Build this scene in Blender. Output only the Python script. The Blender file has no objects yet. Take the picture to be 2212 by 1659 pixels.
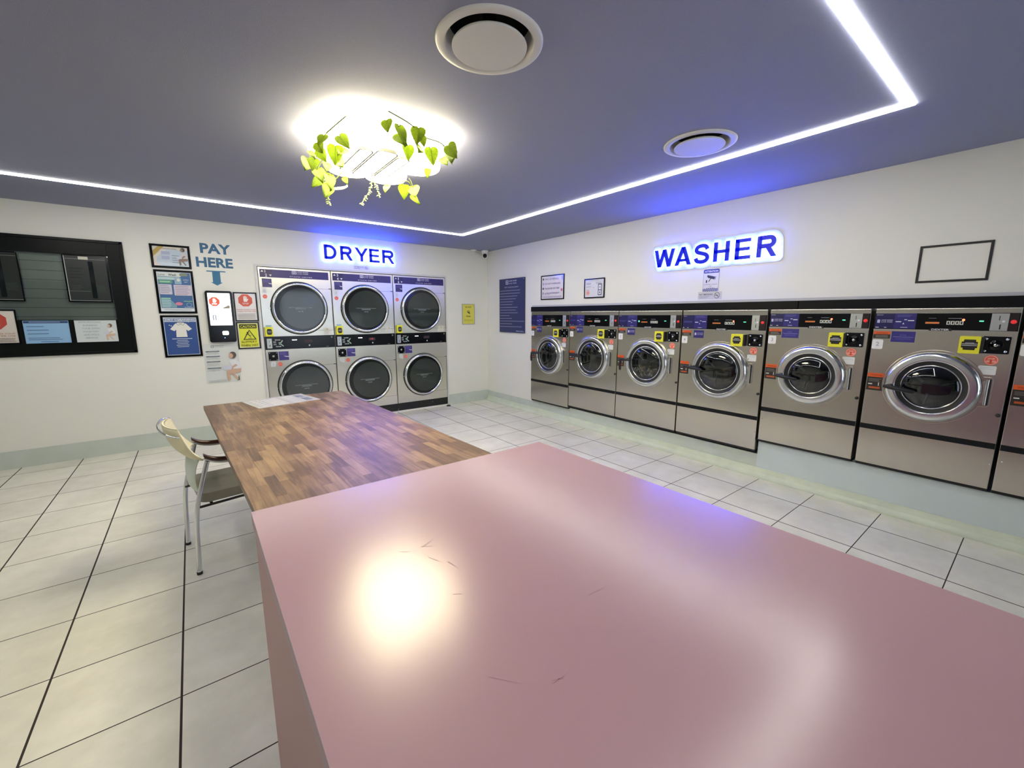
import bpy, math, random
from mathutils import Vector, Matrix
random.seed(7)
R = math.radians
scene = bpy.context.scene
COL = scene.collection

# ---------------------------------------------------------------- camera
cam_d = bpy.data.cameras.new('camera')
cam_d.sensor_width = 36.0
cam_d.lens = 892.74 / 2212 * 36.0
cam_d.clip_start = 0.02
cam = bpy.data.objects.new('camera', cam_d)
COL.objects.link(cam)
yaw, pit, rol = R(37.5275), R(9.456), R(0.0453)
fw = Vector((math.sin(yaw) * math.cos(pit), math.cos(yaw) * math.cos(pit), -math.sin(pit)))
rt = Vector((math.cos(yaw), -math.sin(yaw), 0))
up = rt.cross(fw)
r2 = rt * math.cos(rol) + up * math.sin(rol)
u2 = -rt * math.sin(rol) + up * math.cos(rol)
m4 = Matrix((r2, u2, -fw)).transposed().to_4x4()
m4.translation = Vector((-4.13053, -6.08879, 1.5))
cam.matrix_world = m4
scene.camera = cam

# ---------------------------------------------------------------- light and exposure
H = 2.565
STRIP_E = 24.0      # ceiling light line
LAMP_E = 19.0       # leafy ceiling lamp
SIGN_E = 3.0        # scale of the blue back-lit letters
vs = scene.view_settings
vs.view_transform = 'Standard'
vs.look = 'None'
vs.gamma = 1
vs.use_curve_mapping = False
vs.exposure = 0.47
scene.cycles.use_denoising = True
scene.cycles.use_adaptive_sampling = True
scene.cycles.adaptive_threshold = .04
scene.cycles.max_bounces = 7
scene.cycles.diffuse_bounces = 4
scene.cycles.glossy_bounces = 4
scene.cycles.caustics_reflective = False
scene.cycles.caustics_refractive = False
scene.cycles.sample_clamp_indirect = 6.0
w = bpy.data.worlds.new('daylight')
scene.world = w
w.use_nodes = True
bg = w.node_tree.nodes['Background']
bg.inputs[0].default_value = (0.74, 0.85, 1.0, 1)
bg.inputs[1].default_value = 2.8


# ---------------------------------------------------------------- materials
def lin(h):
    if isinstance(h, str):
        h = h.lstrip('#')
        c = [int(h[i:i + 2], 16) / 255 for i in (0, 2, 4)]
    else:
        c = [v / 255 for v in h]
    return tuple(v / 12.92 if v <= .04045 else ((v + .055) / 1.055) ** 2.4 for v in c)


_mats = {}


def M(name, col, rough=.5, metal=0., emit=None, es=0., coat=0., spec=.5, noise=0., nscale=8., bump=0., bscale=200., aniso=0., ior=None):
    if name in _mats:
        return _mats[name]
    m = bpy.data.materials.new(name)
    m.use_nodes = True
    nt = m.node_tree
    b = nt.nodes['Principled BSDF']
    c = lin(col)
    b.inputs['Base Color'].default_value = (*c, 1)
    b.inputs['Roughness'].default_value = rough
    b.inputs['Metallic'].default_value = metal
    b.inputs['Specular IOR Level'].default_value = spec
    b.inputs['Coat Weight'].default_value = coat
    b.inputs['Coat Roughness'].default_value = .06
    if aniso:
        b.inputs['Anisotropic'].default_value = aniso
    if emit is not None:
        b.inputs['Emission Color'].default_value = (*emit, 1)
        b.inputs['Emission Strength'].default_value = es
    if noise or bump:
        tc = nt.nodes.new('ShaderNodeTexCoord')
    if noise:
        n = nt.nodes.new('ShaderNodeTexNoise')
        n.inputs['Scale'].default_value = nscale
        n.inputs['Detail'].default_value = 5
        nt.links.new(tc.outputs['Object'], n.inputs['Vector'])
        mr = nt.nodes.new('ShaderNodeMapRange')
        mr.inputs['From Min'].default_value = .3
        mr.inputs['From Max'].default_value = .7
        mr.inputs['To Min'].default_value = 1 - noise
        mr.inputs['To Max'].default_value = 1 + noise
        nt.links.new(n.outputs['Fac'], mr.inputs['Value'])
        vm = nt.nodes.new('ShaderNodeVectorMath')
        vm.operation = 'SCALE'
        vm.inputs[0].default_value = c
        nt.links.new(mr.outputs[0], vm.inputs['Scale'])
        nt.links.new(vm.outputs[0], b.inputs['Base Color'])
    if bump:
        n2 = nt.nodes.new('ShaderNodeTexNoise')
        n2.inputs['Scale'].default_value = bscale
        n2.inputs['Detail'].default_value = 3
        nt.links.new(tc.outputs['Object'], n2.inputs['Vector'])
        bp = nt.nodes.new('ShaderNodeBump')
        bp.inputs['Strength'].default_value = bump
        bp.inputs['Distance'].default_value = .002
        nt.links.new(n2.outputs['Fac'], bp.inputs['Height'])
        nt.links.new(bp.outputs[0], b.inputs['Normal'])
    _mats[name] = m
    return m


def C(h, rough=.45, coat=0.):
    return M('ink_%s_%d_%d' % (h.lstrip('#'), int(rough * 100), int(coat * 100)), h, rough, coat=coat)


def G(h):               # ink behind the clear cover of a frame
    return C(h, .35, .6)


def EM(name, rgb, s, base='#101010'):
    return M(name, base, .4, emit=rgb, es=s)


wall_m = M('wall_paint', '#e2e3da', .55, noise=.012, nscale=2, bump=.08, bscale=90)
ceil_m = M('ceiling_paint', '#8b90a8', .75, noise=.03, nscale=120, bump=.25, bscale=260)
base_m = M('skirting_paint', '#c0cac1', .45, noise=.05, nscale=6)
plinth_m = M('plinth_paint', '#c8d4d5', .45, noise=.03, nscale=4)
cove_m = M('cove_paint', '#cbd4c0', .4, noise=.06, nscale=9)
black_m = M('black_gloss', '#05070c', .14, spec=.25)
blackmat_m = M('black_matt', '#101114', .5)
rubber_m = M('dark_rubber', '#1d2022', .55)
pink_m = M('pink_laminate', '#b59197', .225, spec=.62, noise=.02, nscale=3, bump=.03, bscale=500)
pinkedge_m = M('pink_edge_band', '#a8919b', .5)
pinkside_m = M('pink_side', '#ab8184', .45, bump=.1, bscale=900)
white_m = M('white_plastic', '#e6e6e4', .4)
ventw_m = M('vent_white', '#cfd0cb', .45)
dark_m = M('duct_dark', '#0b0d12', .7)
chrome_m = M('chrome', '#dfe3e6', .10, 1.0)
door_chrome_m = M('door_chrome', '#d8dcdf', .16, 1.0, bump=.12, bscale=14)
dry_chrome_m = M('dryer_chrome', '#dcdfe0', .12, 1.0)
steel_lip_m = M('steel_lip', '#c9c9c4', .25, 1.0)
drum_m = M('drum_steel', '#6d7274', .35, .9)
brown_m = M('arm_pad_brown', '#3a1a12', .3)
cream_m = M('cream_leather', '#e2dcb8', .5, bump=.1, bscale=300)
pale_m = M('pale_back_shell', '#ccd6cd', .5)
seat_m = M('taupe_leather', '#8f8b7b', .5, noise=.05, nscale=20)
yellow_m = M('yellow_box', '#e3e034', .4)
strip_m = EM('strip_glow', (1.0, .965, .89), STRIP_E, '#ffffff')
lamp_m = EM('lamp_glow', (1.0, .86, .55), LAMP_E, '#ffffff')
lamp_side_m = EM('lamp_bar_glow', (1.0, .90, .68), LAMP_E, '#ffffff')
letter_m = M('letter_blue', '#0208a0', .35, spec=.25, emit=(0.0, .004, .5), es=.5)
halo_m = EM('letter_halo', (.75, 1.7, 13.0), SIGN_E, '#3050ff')


def steel(name, tint, rough):
    if name in _mats:
        return _mats[name]
    m = bpy.data.materials.new(name)
    m.use_nodes = True
    nt = m.node_tree
    b = nt.nodes['Principled BSDF']
    b.inputs['Metallic'].default_value = 1
    b.inputs['Anisotropic'].default_value = .8      # brushed: highlights smear up and down
    b.inputs['Anisotropic Rotation'].default_value = 0.
    tg = nt.nodes.new('ShaderNodeTangent')
    tg.direction_type = 'RADIAL'
    tg.axis = 'Z'
    nt.links.new(tg.outputs[0], b.inputs['Tangent'])
    tc = nt.nodes.new('ShaderNodeTexCoord')
    mp = nt.nodes.new('ShaderNodeMapping')
    mp.inputs['Scale'].default_value = (2.2, 2.2, .25)
    n = nt.nodes.new('ShaderNodeTexNoise')
    n.inputs['Scale'].default_value = 3
    n.inputs['Detail'].default_value = 4
    nt.links.new(tc.outputs['Object'], mp.inputs[0])
    nt.links.new(mp.outputs[0], n.inputs['Vector'])
    mr = nt.nodes.new('ShaderNodeMapRange')
    mr.inputs['To Min'].default_value = rough - .015
    mr.inputs['To Max'].default_value = rough + .015
    nt.links.new(n.outputs['Fac'], mr.inputs['Value'])
    nt.links.new(mr.outputs[0], b.inputs['Roughness'])
    n2 = nt.nodes.new('ShaderNodeTexNoise')
    n2.inputs['Scale'].default_value = 2.2
    n2.inputs['Detail'].default_value = 3
    nt.links.new(tc.outputs['Object'], n2.inputs['Vector'])
    cr = nt.nodes.new('ShaderNodeMapRange')
    cr.inputs['From Min'].default_value = .3
    cr.inputs['From Max'].default_value = .7
    cr.inputs['To Min'].default_value = .93
    cr.inputs['To Max'].default_value = 1.04
    nt.links.new(n2.outputs['Fac'], cr.inputs['Value'])
    vm = nt.nodes.new('ShaderNodeVectorMath')
    vm.operation = 'SCALE'
    vm.inputs[0].default_value = lin(tint)
    nt.links.new(cr.outputs[0], vm.inputs['Scale'])
    nt.links.new(vm.outputs[0], b.inputs['Base Color'])
    bp = nt.nodes.new('ShaderNodeBump')            # sheet is never quite flat
    bp.inputs['Strength'].default_value = .2
    bp.inputs['Distance'].default_value = .006
    n3 = nt.nodes.new('ShaderNodeTexNoise')
    n3.inputs['Scale'].default_value = 1.6
    n3.inputs['Detail'].default_value = 1
    nt.links.new(tc.outputs['Object'], n3.inputs['Vector'])
    nt.links.new(n3.outputs['Fac'], bp.inputs['Height'])
    nt.links.new(bp.outputs[0], b.inputs['Normal'])
    _mats[name] = m
    return m


wsteel_m = steel('washer_steel', '#c6c3b9', .26)
dsteel_m = steel('dryer_steel', '#dedacb', .30)


def glass(name, tint, see, rough=.02):
    """tinted pane: partly clear, partly mirror by the angle"""
    m = bpy.data.materials.new(name)
    m.use_nodes = True
    nt = m.node_tree
    nt.nodes.clear()
    out = nt.nodes.new('ShaderNodeOutputMaterial')
    tr = nt.nodes.new('ShaderNodeBsdfTransparent')
    tr.inputs[0].default_value = (*[see * v for v in tint], 1)
    gl = nt.nodes.new('ShaderNodeBsdfGlossy')
    gl.inputs['Roughness'].default_value = rough
    gl.inputs[0].default_value = (.9, .93, .95, 1)
    fr = nt.nodes.new('ShaderNodeFresnel')
    fr.inputs[0].default_value = 1.75
    mx = nt.nodes.new('ShaderNodeMixShader')
    nt.links.new(fr.outputs[0], mx.inputs[0])
    nt.links.new(tr.outputs[0], mx.inputs[1])
    nt.links.new(gl.outputs[0], mx.inputs[2])
    nt.links.new(mx.outputs[0], out.inputs[0])
    return m


wglass_m = glass('washer_glass', (.9, 1, .98), .6)
dglass_m = glass('dryer_glass', (.8, .95, .9), .45)
winglass_m = glass('window_glass', (.97, 1, .985), 1.)
shop_glass_m = glass('shopfront_glass', (1, 1, 1), .92)


def floor_mat():
    m = bpy.data.materials.new('floor_tiles')
    m.use_nodes = True
    nt = m.node_tree
    N = nt.nodes
    L = nt.links
    b = N['Principled BSDF']
    geo = N.new('ShaderNodeNewGeometry')
    sx = N.new('ShaderNodeSeparateXYZ')
    L.new(geo.outputs['Position'], sx.inputs[0])

    def mth(op, a, b_=None):
        n = N.new('ShaderNodeMath')
        n.operation = op
        for i, v in enumerate((a, b_)):
            if v is None:
                continue
            if isinstance(v, (int, float)):
                n.inputs[i].default_value = v
            else:
                L.new(v, n.inputs[i])
        return n.outputs[0]

    T = .43384

    def line(src, off, half):
        q = mth('DIVIDE', mth('SUBTRACT', src, off), T)
        f = mth('FRACT', q)
        d = mth('ABSOLUTE', mth('SUBTRACT', f, .5))
        return mth('GREATER_THAN', d, .5 - half / T), mth('FLOOR', q)

    lx, ix = line(sx.outputs[0], -.8378, .0040)
    ly, iy = line(sx.outputs[1], -.6906, .0027)
    g = mth('MAXIMUM', lx, ly)
    # per tile tone
    cb = N.new('ShaderNodeCombineXYZ')
    L.new(ix, cb.inputs[0])
    L.new(iy, cb.inputs[1])
    wn = N.new('ShaderNodeTexWhiteNoise')
    L.new(cb.outputs[0], wn.inputs['Vector'])
    n = N.new('ShaderNodeTexNoise')
    n.inputs['Scale'].default_value = 3.0
    n.inputs['Detail'].default_value = 8
    n.inputs['Roughness'].default_value = .65
    L.new(geo.outputs['Position'], n.inputs['Vector'])
    s = mth('ADD', mth('MULTIPLY', n.outputs['Fac'], .9), mth('MULTIPLY', wn.outputs['Value'], .12))
    cr = N.new('ShaderNodeValToRGB')
    cr.color_ramp.elements[0].position = .32
    cr.color_ramp.elements[0].color = (*lin('#d3d1c1'), 1)
    cr.color_ramp.elements[1].position = .68
    cr.color_ramp.elements[1].color = (*lin('#edebdc'), 1)
    L.new(s, cr.inputs[0])
    mx = N.new('ShaderNodeMix')
    mx.data_type = 'RGBA'
    L.new(g, mx.inputs['Factor'])
    L.new(cr.outputs[0], mx.inputs['A'])
    mx.inputs['B'].default_value = (*lin('#2e2520'), 1)
    L.new(mx.outputs['Result'], b.inputs['Base Color'])
    rr = mth('ADD', mth('MULTIPLY', g, .5), .33)
    L.new(rr, b.inputs['Roughness'])
    bp = N.new('ShaderNodeBump')
    bp.inputs['Strength'].default_value = .4
    bp.inputs['Distance'].default_value = .002
    L.new(mth('SUBTRACT', mth('MULTIPLY', n.outputs['Fac'], .25), g), bp.inputs['Height'])
    L.new(bp.outputs[0], b.inputs['Normal'])
    return m


def wood_mat():
    m = bpy.data.materials.new('butcher_block')
    m.use_nodes = True
    nt = m.node_tree
    N = nt.nodes
    L = nt.links
    b = N['Principled BSDF']
    tc = N.new('ShaderNodeTexCoord')
    mp = N.new('ShaderNodeMapping')
    mp.inputs['Rotation'].default_value = (0, 0, R(90))
    L.new(tc.outputs['Object'], mp.inputs[0])
    br = N.new('ShaderNodeTexBrick')
    br.offset = .37
    br.inputs['Scale'].default_value = 1
    br.inputs['Brick Width'].default_value = .27
    br.inputs['Row Height'].default_value = .045
    br.inputs['Mortar Size'].default_value = .0008
    br.inputs['Mortar Smooth'].default_value = .3
    br.inputs['Color1'].default_value = (0, 0, 0, 1)
    br.inputs['Color2'].default_value = (1, 1, 1, 1)
    br.inputs['Mortar'].default_value = (0, 0, 0, 1)
    br.inputs['Bias'].default_value = 0
    L.new(mp.outputs[0], br.inputs[0])
    mp2 = N.new('ShaderNodeMapping')
    mp2.inputs['Scale'].default_value = (38, 3.2, 5)
    L.new(tc.outputs['Object'], mp2.inputs[0])
    n = N.new('ShaderNodeTexNoise')
    n.inputs['Scale'].default_value = 1
    n.inputs['Detail'].default_value = 7
    n.inputs['Distortion'].default_value = 1.2
    L.new(mp2.outputs[0], n.inputs['Vector'])
    n3 = N.new('ShaderNodeTexNoise')
    n3.inputs['Scale'].default_value = 5
    n3.inputs['Detail'].default_value = 4
    L.new(tc.outputs['Object'], n3.inputs['Vector'])
    a = N.new('ShaderNodeMath')
    a.operation = 'MULTIPLY_ADD'
    L.new(br.outputs['Color'], a.inputs[0])
    a.inputs[1].default_value = .30
    a2 = N.new('ShaderNodeMath')
    a2.operation = 'MULTIPLY_ADD'
    L.new(n.outputs['Fac'], a2.inputs[0])
    a2.inputs[1].default_value = .62
    a3 = N.new('ShaderNodeMath')
    a3.operation = 'MULTIPLY'
    L.new(n3.outputs['Fac'], a3.inputs[0])
    a3.inputs[1].default_value = .32
    L.new(a3.outputs[0], a2.inputs[2])
    L.new(a2.outputs[0], a.inputs[2])
    cr = N.new('ShaderNodeValToRGB')
    e = cr.color_ramp.elements
    e[0].position = .30
    e[0].color = (*lin('#41301f'), 1)
    e[1].position = .86
    e[1].color = (*lin('#9c7f5a'), 1)
    k = e.new(.55)
    k.color = (*lin('#6b5139'), 1)
    L.new(a.outputs[0], cr.inputs[0])
    L.new(cr.outputs[0], b.inputs['Base Color'])
    b.inputs['Roughness'].default_value = .40
    b.inputs['Specular IOR Level'].default_value = .35
    return m


floor_m = floor_mat()
wood_m = wood_mat()


# ---------------------------------------------------------------- mesh builder
_text_cache = {}


def text_mesh(s, bold, res=3, extrude=0.):
    k = (s, round(bold, 4), res, extrude)
    if k in _text_cache:
        return _text_cache[k]
    cu = bpy.data.curves.new('tmp', 'FONT')
    cu.body = s
    cu.size = 1
    cu.offset = bold
    cu.resolution_u = res
    cu.extrude = extrude
    ob = bpy.data.objects.new('tmp', cu)
    me = ob.to_mesh()
    vs_ = [v.co.copy() for v in me.vertices]
    fs = [tuple(p.vertices) for p in me.polygons]
    ob.to_mesh_clear()
    bpy.data.objects.remove(ob)
    bpy.data.curves.remove(cu)
    _text_cache[k] = (vs_, fs)
    return _text_cache[k]


class MB:
    def __init__(s):
        s.v, s.f, s.mi, s.sm, s.mats = [], [], [], [], []
        s.layer = 0

    def idx(s, m):
        if m not in s.mats:
            s.mats.append(m)
        return s.mats.index(m)

    def add(s, vs_, fs, m, smooth=False):
        o = len(s.v)
        s.v += [tuple(p) for p in vs_]
        i = s.idx(m)
        for f in fs:
            s.f.append(tuple(o + q for q in f))
            s.mi.append(i)
            s.sm.append(smooth)
        return s

    def box(s, x0, x1, y0, y1, z0, z1, m):
        v = [(x, y, z) for x in (x0, x1) for y in (y0, y1) for z in (z0, z1)]
        return s.add(v, [(0, 1, 3, 2), (4, 6, 7, 5), (0, 4, 5, 1), (2, 3, 7, 6), (0, 2, 6, 4), (1, 5, 7, 3)], m)

    def prism(s, pts, y0, y1, m):
        """closed outline in x,z pulled from y0 to y1"""
        n = len(pts)
        v = [(x, y0, z) for x, z in pts] + [(x, y1, z) for x, z in pts]
        f = [tuple(range(n)), tuple(range(2 * n - 1, n - 1, -1))]
        f += [(i, i + n, (i + 1) % n + n, (i + 1) % n) for i in range(n)]
        return s.add(v, f, m)

    def prismz(s, pts, z0, z1, m, smooth=False):
        n = len(pts)
        v = [(x, y, z0) for x, y in pts] + [(x, y, z1) for x, y in pts]
        s.add(v, [tuple(range(n)), tuple(range(2 * n - 1, n - 1, -1))], m)
        s.add(v, [(i, i + n, (i + 1) % n + n, (i + 1) % n) for i in range(n)], m, smooth)
        return s

    # flat ink on the sheet, facing -y
    def rect(s, x0, x1, z0, z1, m, y=None):
        if y is None:
            y = s.ny()
        return s.add([(x0, y, z0), (x1, y, z0), (x1, y, z1), (x0, y, z1)], [(0, 1, 2, 3)], m)

    def ny(s):
        s.layer += 1
        return s.y0 - .00035 * s.layer

    y0 = 0.

    def poly(s, pts, m, y=None):
        if y is None:
            y = s.ny()
        return s.add([(x, y, z) for x, z in pts], [tuple(range(len(pts)))], m)

    def disc(s, cx, cz, r, m, y=None, rx=None, n=40, rot=0):
        rx = rx or r
        c, q = math.cos(rot), math.sin(rot)
        return s.poly([(cx + rx * math.cos(a) * c - r * math.sin(a) * q, cz + rx * math.cos(a) * q + r * math.sin(a) * c)
                       for a in [2 * math.pi * i / n for i in range(n)]], m, y)

    def ring(s, cx, cz, r0, r1, m, y=None, a0=0, a1=360, n=48):
        if y is None:
            y = s.ny()
        full = a1 - a0 >= 360
        k = n if full else n + 1
        v = []
        for i in range(k):
            a = R(a0 + (a1 - a0) * i / n)
            v += [(cx + r0 * math.cos(a), y, cz + r0 * math.sin(a)), (cx + r1 * math.cos(a), y, cz + r1 * math.sin(a))]
        f = []
        for i in range(n):
            j = (i + 1) % k
            f.append((2 * i, 2 * i + 1, 2 * j + 1, 2 * j))
        return s.add(v, f, m)

    def rrect(s, x0, x1, z0, z1, r, m, y=None):
        return s.poly(rr(x0, x1, z0, z1, r), m, y)

    def line(s, x0, z0, x1, z1, t, m, y=None):
        d = Vector((x1 - x0, z1 - z0))
        n = Vector((-d.y, d.x)).normalized() * t / 2
        return s.poly([(x0 + n.x, z0 + n.y), (x0 - n.x, z0 - n.y), (x1 - n.x, z1 - n.y), (x1 + n.x, z1 + n.y)], m, y)

    def text(s, t, x, z, h, m, w=None, al='l', bold=0., y=None, ext=0., yd=None):
        """z is the baseline, h the height of a capital"""
        if y is None:
            y = s.ny()
        vs_, fs = text_mesh(t, bold, extrude=.5 if ext else 0.)
        if not vs_:
            return s
        xs = [p.x for p in vs_]
        x0, x1 = min(xs), max(xs)
        k = h / .729
        kx = k if w is None else w / (x1 - x0)
        W = (x1 - x0) * kx
        ox = x - (0 if al == 'l' else W / 2 if al == 'c' else W)
        if ext:
            vv = [(ox + (p.x - x0) * kx, y - (p.z + .5) * ext, z + p.y * k) for p in vs_]
        else:
            vv = [(ox + (p.x - x0) * kx, y, z + p.y * k) for p in vs_]
        return s.add(vv, fs, m)

    def bars(s, x0, x1, z, n, dz, t, m, jag=.25, al='l'):
        """lines of print too small to read"""
        for i in range(n):
            wv = (x1 - x0) * (1 - jag * random.random())
            a = x0 if al == 'l' else (x0 + x1 - wv) / 2
            s.rect(a, a + wv, z - i * dz - t, z - i * dz, m, s.y0 - .00035 * (s.layer + 1))
        s.layer += 1
        return s

    def lathe(s, cx, cz, prof, m, n=64, smooth=True, y=0.):
        """profile (r, y) turned about the y axis through cx, cz"""
        v = []
        for r, yy in prof:
            for i in range(n):
                a = 2 * math.pi * i / n
                v.append((cx + r * math.cos(a), y + yy, cz + r * math.sin(a)))
        f = []
        for k in range(len(prof) - 1):
            for i in range(n):
                j = (i + 1) % n
                f.append((k * n + i, k * n + j, (k + 1) * n + j, (k + 1) * n + i))
        return s.add(v, f, m, smooth)

    def lathez(s, cx, cy, prof, m, n=64, smooth=True):
        v = []
        for r, z in prof:
            for i in range(n):
                a = 2 * math.pi * i / n
                v.append((cx + r * math.cos(a), cy + r * math.sin(a), z))
        f = []
        for k in range(len(prof) - 1):
            for i in range(n):
                j = (i + 1) % n
                f.append((k * n + i, k * n + j, (k + 1) * n + j, (k + 1) * n + i))
        return s.add(v, f, m, smooth)

    def tube(s, pts, r, m, n=12, cap=True):
        pts = [Vector(p) for p in pts]
        rr_ = r if isinstance(r, (list, tuple)) else [r] * len(pts)
        v, f = [], []
        up_ = None
        for i, p in enumerate(pts):
            d = (pts[min(i + 1, len(pts) - 1)] - pts[max(i - 1, 0)]).normalized()
            if up_ is None:
                up_ = Vector((0, 0, 1)) if abs(d.z) < .9 else Vector((0, 1, 0))
            a = d.cross(up_).normalized()
            b = a.cross(d).normalized()
            up_ = b
            for k in range(n):
                t = 2 * math.pi * k / n
                v.append(p + (a * math.cos(t) + b * math.sin(t)) * rr_[i])
        for i in range(len(pts) - 1):
            for k in range(n):
                j = (k + 1) % n
                f.append((i * n + k, i * n + j, (i + 1) * n + j, (i + 1) * n + k))
        s.add(v, f, m, True)
        if cap:
            s.add(v[:n], [tuple(range(n))], m)
            s.add(v[-n:], [tuple(range(n))], m)
        return s

    def build(s, name, parent=None, bevel=0., subsurf=0, smooth_all=False, seg=2):
        me = bpy.data.meshes.new(name)
        me.from_pydata(s.v, [], s.f)
        for m in s.mats:
            me.materials.append(m)
        me.polygons.foreach_set('material_index', s.mi)
        me.polygons.foreach_set('use_smooth', [True] * len(s.f) if smooth_all else s.sm)
        me.update()
        o = bpy.data.objects.new(name, me)
        COL.objects.link(o)
        if parent:
            o.parent = parent
        if bevel:
            b = o.modifiers.new('bevel', 'BEVEL')
            b.width = bevel
            b.segments = seg
            b.limit_method = 'ANGLE'
            b.angle_limit = R(40)
        if subsurf:
            q = o.modifiers.new('subsurf', 'SUBSURF')
            q.levels = q.render_levels = subsurf
        return o


def rr(x0, x1, z0, z1, r, n=5):
    p = []
    for cx, cz, a in ((x1 - r, z1 - r, 0), (x0 + r, z1 - r, 90), (x0 + r, z0 + r, 180), (x1 - r, z0 + r, 270)):
        for i in range(n + 1):
            t = R(a + 90 * i / n)
            p.append((cx + r * math.cos(t), cz + r * math.sin(t)))
    return p


def smooth_path(pts, n=6):
    pts = [Vector(p) for p in pts]
    out = []
    for i in range(len(pts) - 1):
        p0 = pts[max(i - 1, 0)]
        p1, p2 = pts[i], pts[i + 1]
        p3 = pts[min(i + 2, len(pts) - 1)]
        for k in range(n):
            t = k / n
            out.append(.5 * ((2 * p1) + (-p0 + p2) * t + (2 * p0 - 5 * p1 + 4 * p2 - p3) * t * t + (-p0 + 3 * p1 - 3 * p2 + p3) * t ** 3))
    out.append(pts[-1])
    return out


def tag(o, label=None, cat=None, group=None, kind=None):
    if label:
        o['label'] = label
    if cat:
        o['category'] = cat
    if group:
        o['group'] = group
    if kind:
        o['kind'] = kind
    return o


def thing(name, label, cat, loc, rz=0., group=None):
    o = bpy.data.objects.new(name, None)
    o.empty_display_size = .1
    COL.objects.link(o)
    o.location = loc
    o.rotation_euler = (0, 0, rz)
    return tag(o, label, cat, group)


def struct(name, mb, **k):
    return tag(mb.build(name, **k), kind='structure')


def copy_tree(o, parent=None):
    c = o.copy()
    COL.objects.link(c)
    c.parent = parent
    for ch in list(o.children):
        copy_tree(ch, c)
    return c


RW = R(-90)          # turns a thing that faces -y to face -x (right wall); its x then runs along -y

# ================================================================ room shell
XL, YF = -7.6, -8.8
mb = MB().box(XL - .1, .1, YF - .1, .1, -.1, 0, floor_m)
struct('floor', mb)
VENTS = ((-3.082, -4.575), (-1.482, -4.575))
mb = MB().box(XL - .1, .1, YF - .1, .1, H + .2, H + .3, ceil_m)


def flat(x0, x1, y0, y1):
    mb.add([(x0, y0, H), (x1, y0, H), (x1, y1, H), (x0, y1, H)], [(0, 3, 2, 1)], ceil_m)


q_ = .24
flat(XL - .1, .1, YF - .1, -4.575 - q_)
flat(XL - .1, .1, -4.575 + q_, .1)
flat(XL - .1, VENTS[0][0] - q_, -4.575 - q_, -4.575 + q_)
flat(VENTS[0][0] + q_, VENTS[1][0] - q_, -4.575 - q_, -4.575 + q_)
flat(VENTS[1][0] + q_, .1, -4.575 - q_, -4.575 + q_)
for vx, vy in VENTS:                      # square panel with a round hole for the air duct
    v = []
    for i in range(64):
        a = 2 * math.pi * i / 64 + math.pi / 4
        c_, s_ = math.cos(a), math.sin(a)
        m_ = max(abs(c_), abs(s_))
        v += [(vx + q_ * c_ / m_, vy + q_ * s_ / m_, H), (vx + .18 * c_, vy + .18 * s_, H)]
    mb.add(v, [(2 * i, 2 * i + 1, (2 * i + 3) % 128, (2 * i + 2) % 128) for i in range(64)], ceil_m)
struct('ceiling', mb)
# back wall with the dryer recess and the office window cut out
mb = MB()
DX0, DX1, DZ = -3.43, -.818, 2.10
WX0, WX1, WZ0, WZ1 = -6.25, -4.63, 1.10, 2.248
mb.box(XL, WX0, 0, .1, 0, H, wall_m)
mb.box(WX0, WX1, 0, .1, 0, WZ0, wall_m)
mb.box(WX0, WX1, 0, .1, WZ1, H, wall_m)
mb.box(WX1, DX0, 0, .1, 0, H, wall_m)
mb.box(DX0, DX1, 0, .1, DZ, H, wall_m)
mb.box(DX1, 0, 0, .1, 0, H, wall_m)
mb.box(DX0 - .05, DX1 + .05, .2, .25, 0, DZ + .05, blackmat_m)
mb.box(WX0 - .05, WX1 + .05, .11, .14, WZ0 - .05, WZ1 + .05, blackmat_m)
struct('wall_back', mb)
# right wall: solid above the washers, open where they stand
mb = MB()
mb.box(0, .1, -1.262, .1, 0, H, wall_m)
mb.box(0, .1, YF, -1.262, 1.62, H, wall_m)
mb.box(.2, .3, YF, -1.262, 0, 1.62, blackmat_m)  # unseen black back, added to stop skylight leaking between the washers
mb.box(0, .2, -1.262, -1.24, 0, 1.62, wall_m)
struct('wall_right', mb)
mb = MB().box(XL - .1, XL, YF, 0, 0, H, wall_m)
struct('wall_left', mb)
# shopfront behind the viewer: a grey masonry part, then big panes between posts
mb = MB()
mb.box(XL, 0, YF - .1, YF, 2.3, H, wall_m)
mb.box(-3.7, 0, YF - .1, YF, 0, .35, wall_m)
mb.box(XL, -3.7, YF - .1, YF, 0, 2.3, M('grey_block_wall', '#8d928e', .7, noise=.08, nscale=6))
mb.box(-2.02, -1.92, YF - .1, YF, .35, 2.3, wall_m)
mb.box(-.2, 0, YF - .1, YF, .35, 2.3, wall_m)
struct('wall_front', mb)
for i, (a, b) in enumerate(((-3.7, -2.02), (-1.92, -.2))):
    mb = MB().box(a, b, YF - .06, YF - .05, .35, 2.3, shop_glass_m)
    fr = struct('window_%d' % (i + 2), mb)
    f2 = MB()
    for q in ((a, a + .05, .35, 2.3), (b - .05, b, .35, 2.3), (a, b, .35, .4), (a, b, 2.25, 2.3)):
        f2.box(q[0], q[1], YF - .08, YF - .03, q[2], q[3], blackmat_m)
    f2.build('window_frame', fr)

# skirting and cove
struct('baseboard_back', MB().box(XL, DX0 - .02, -.012, 0, 0, .176, base_m).box(DX1 + .02, 0, -.012, 0, 0, .176, base_m))
struct('baseboard_right', MB().box(-.012, 0, -1.262, -.012, 0, .172, base_m))
# little round-topped cove where wall meets tile
cv = [(0, 0), (-.072, 0), (-.072, .012), (-.05, .022), (-.032, .042), (-.022, .07), (-.018, .085), (0, .085)]


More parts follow.
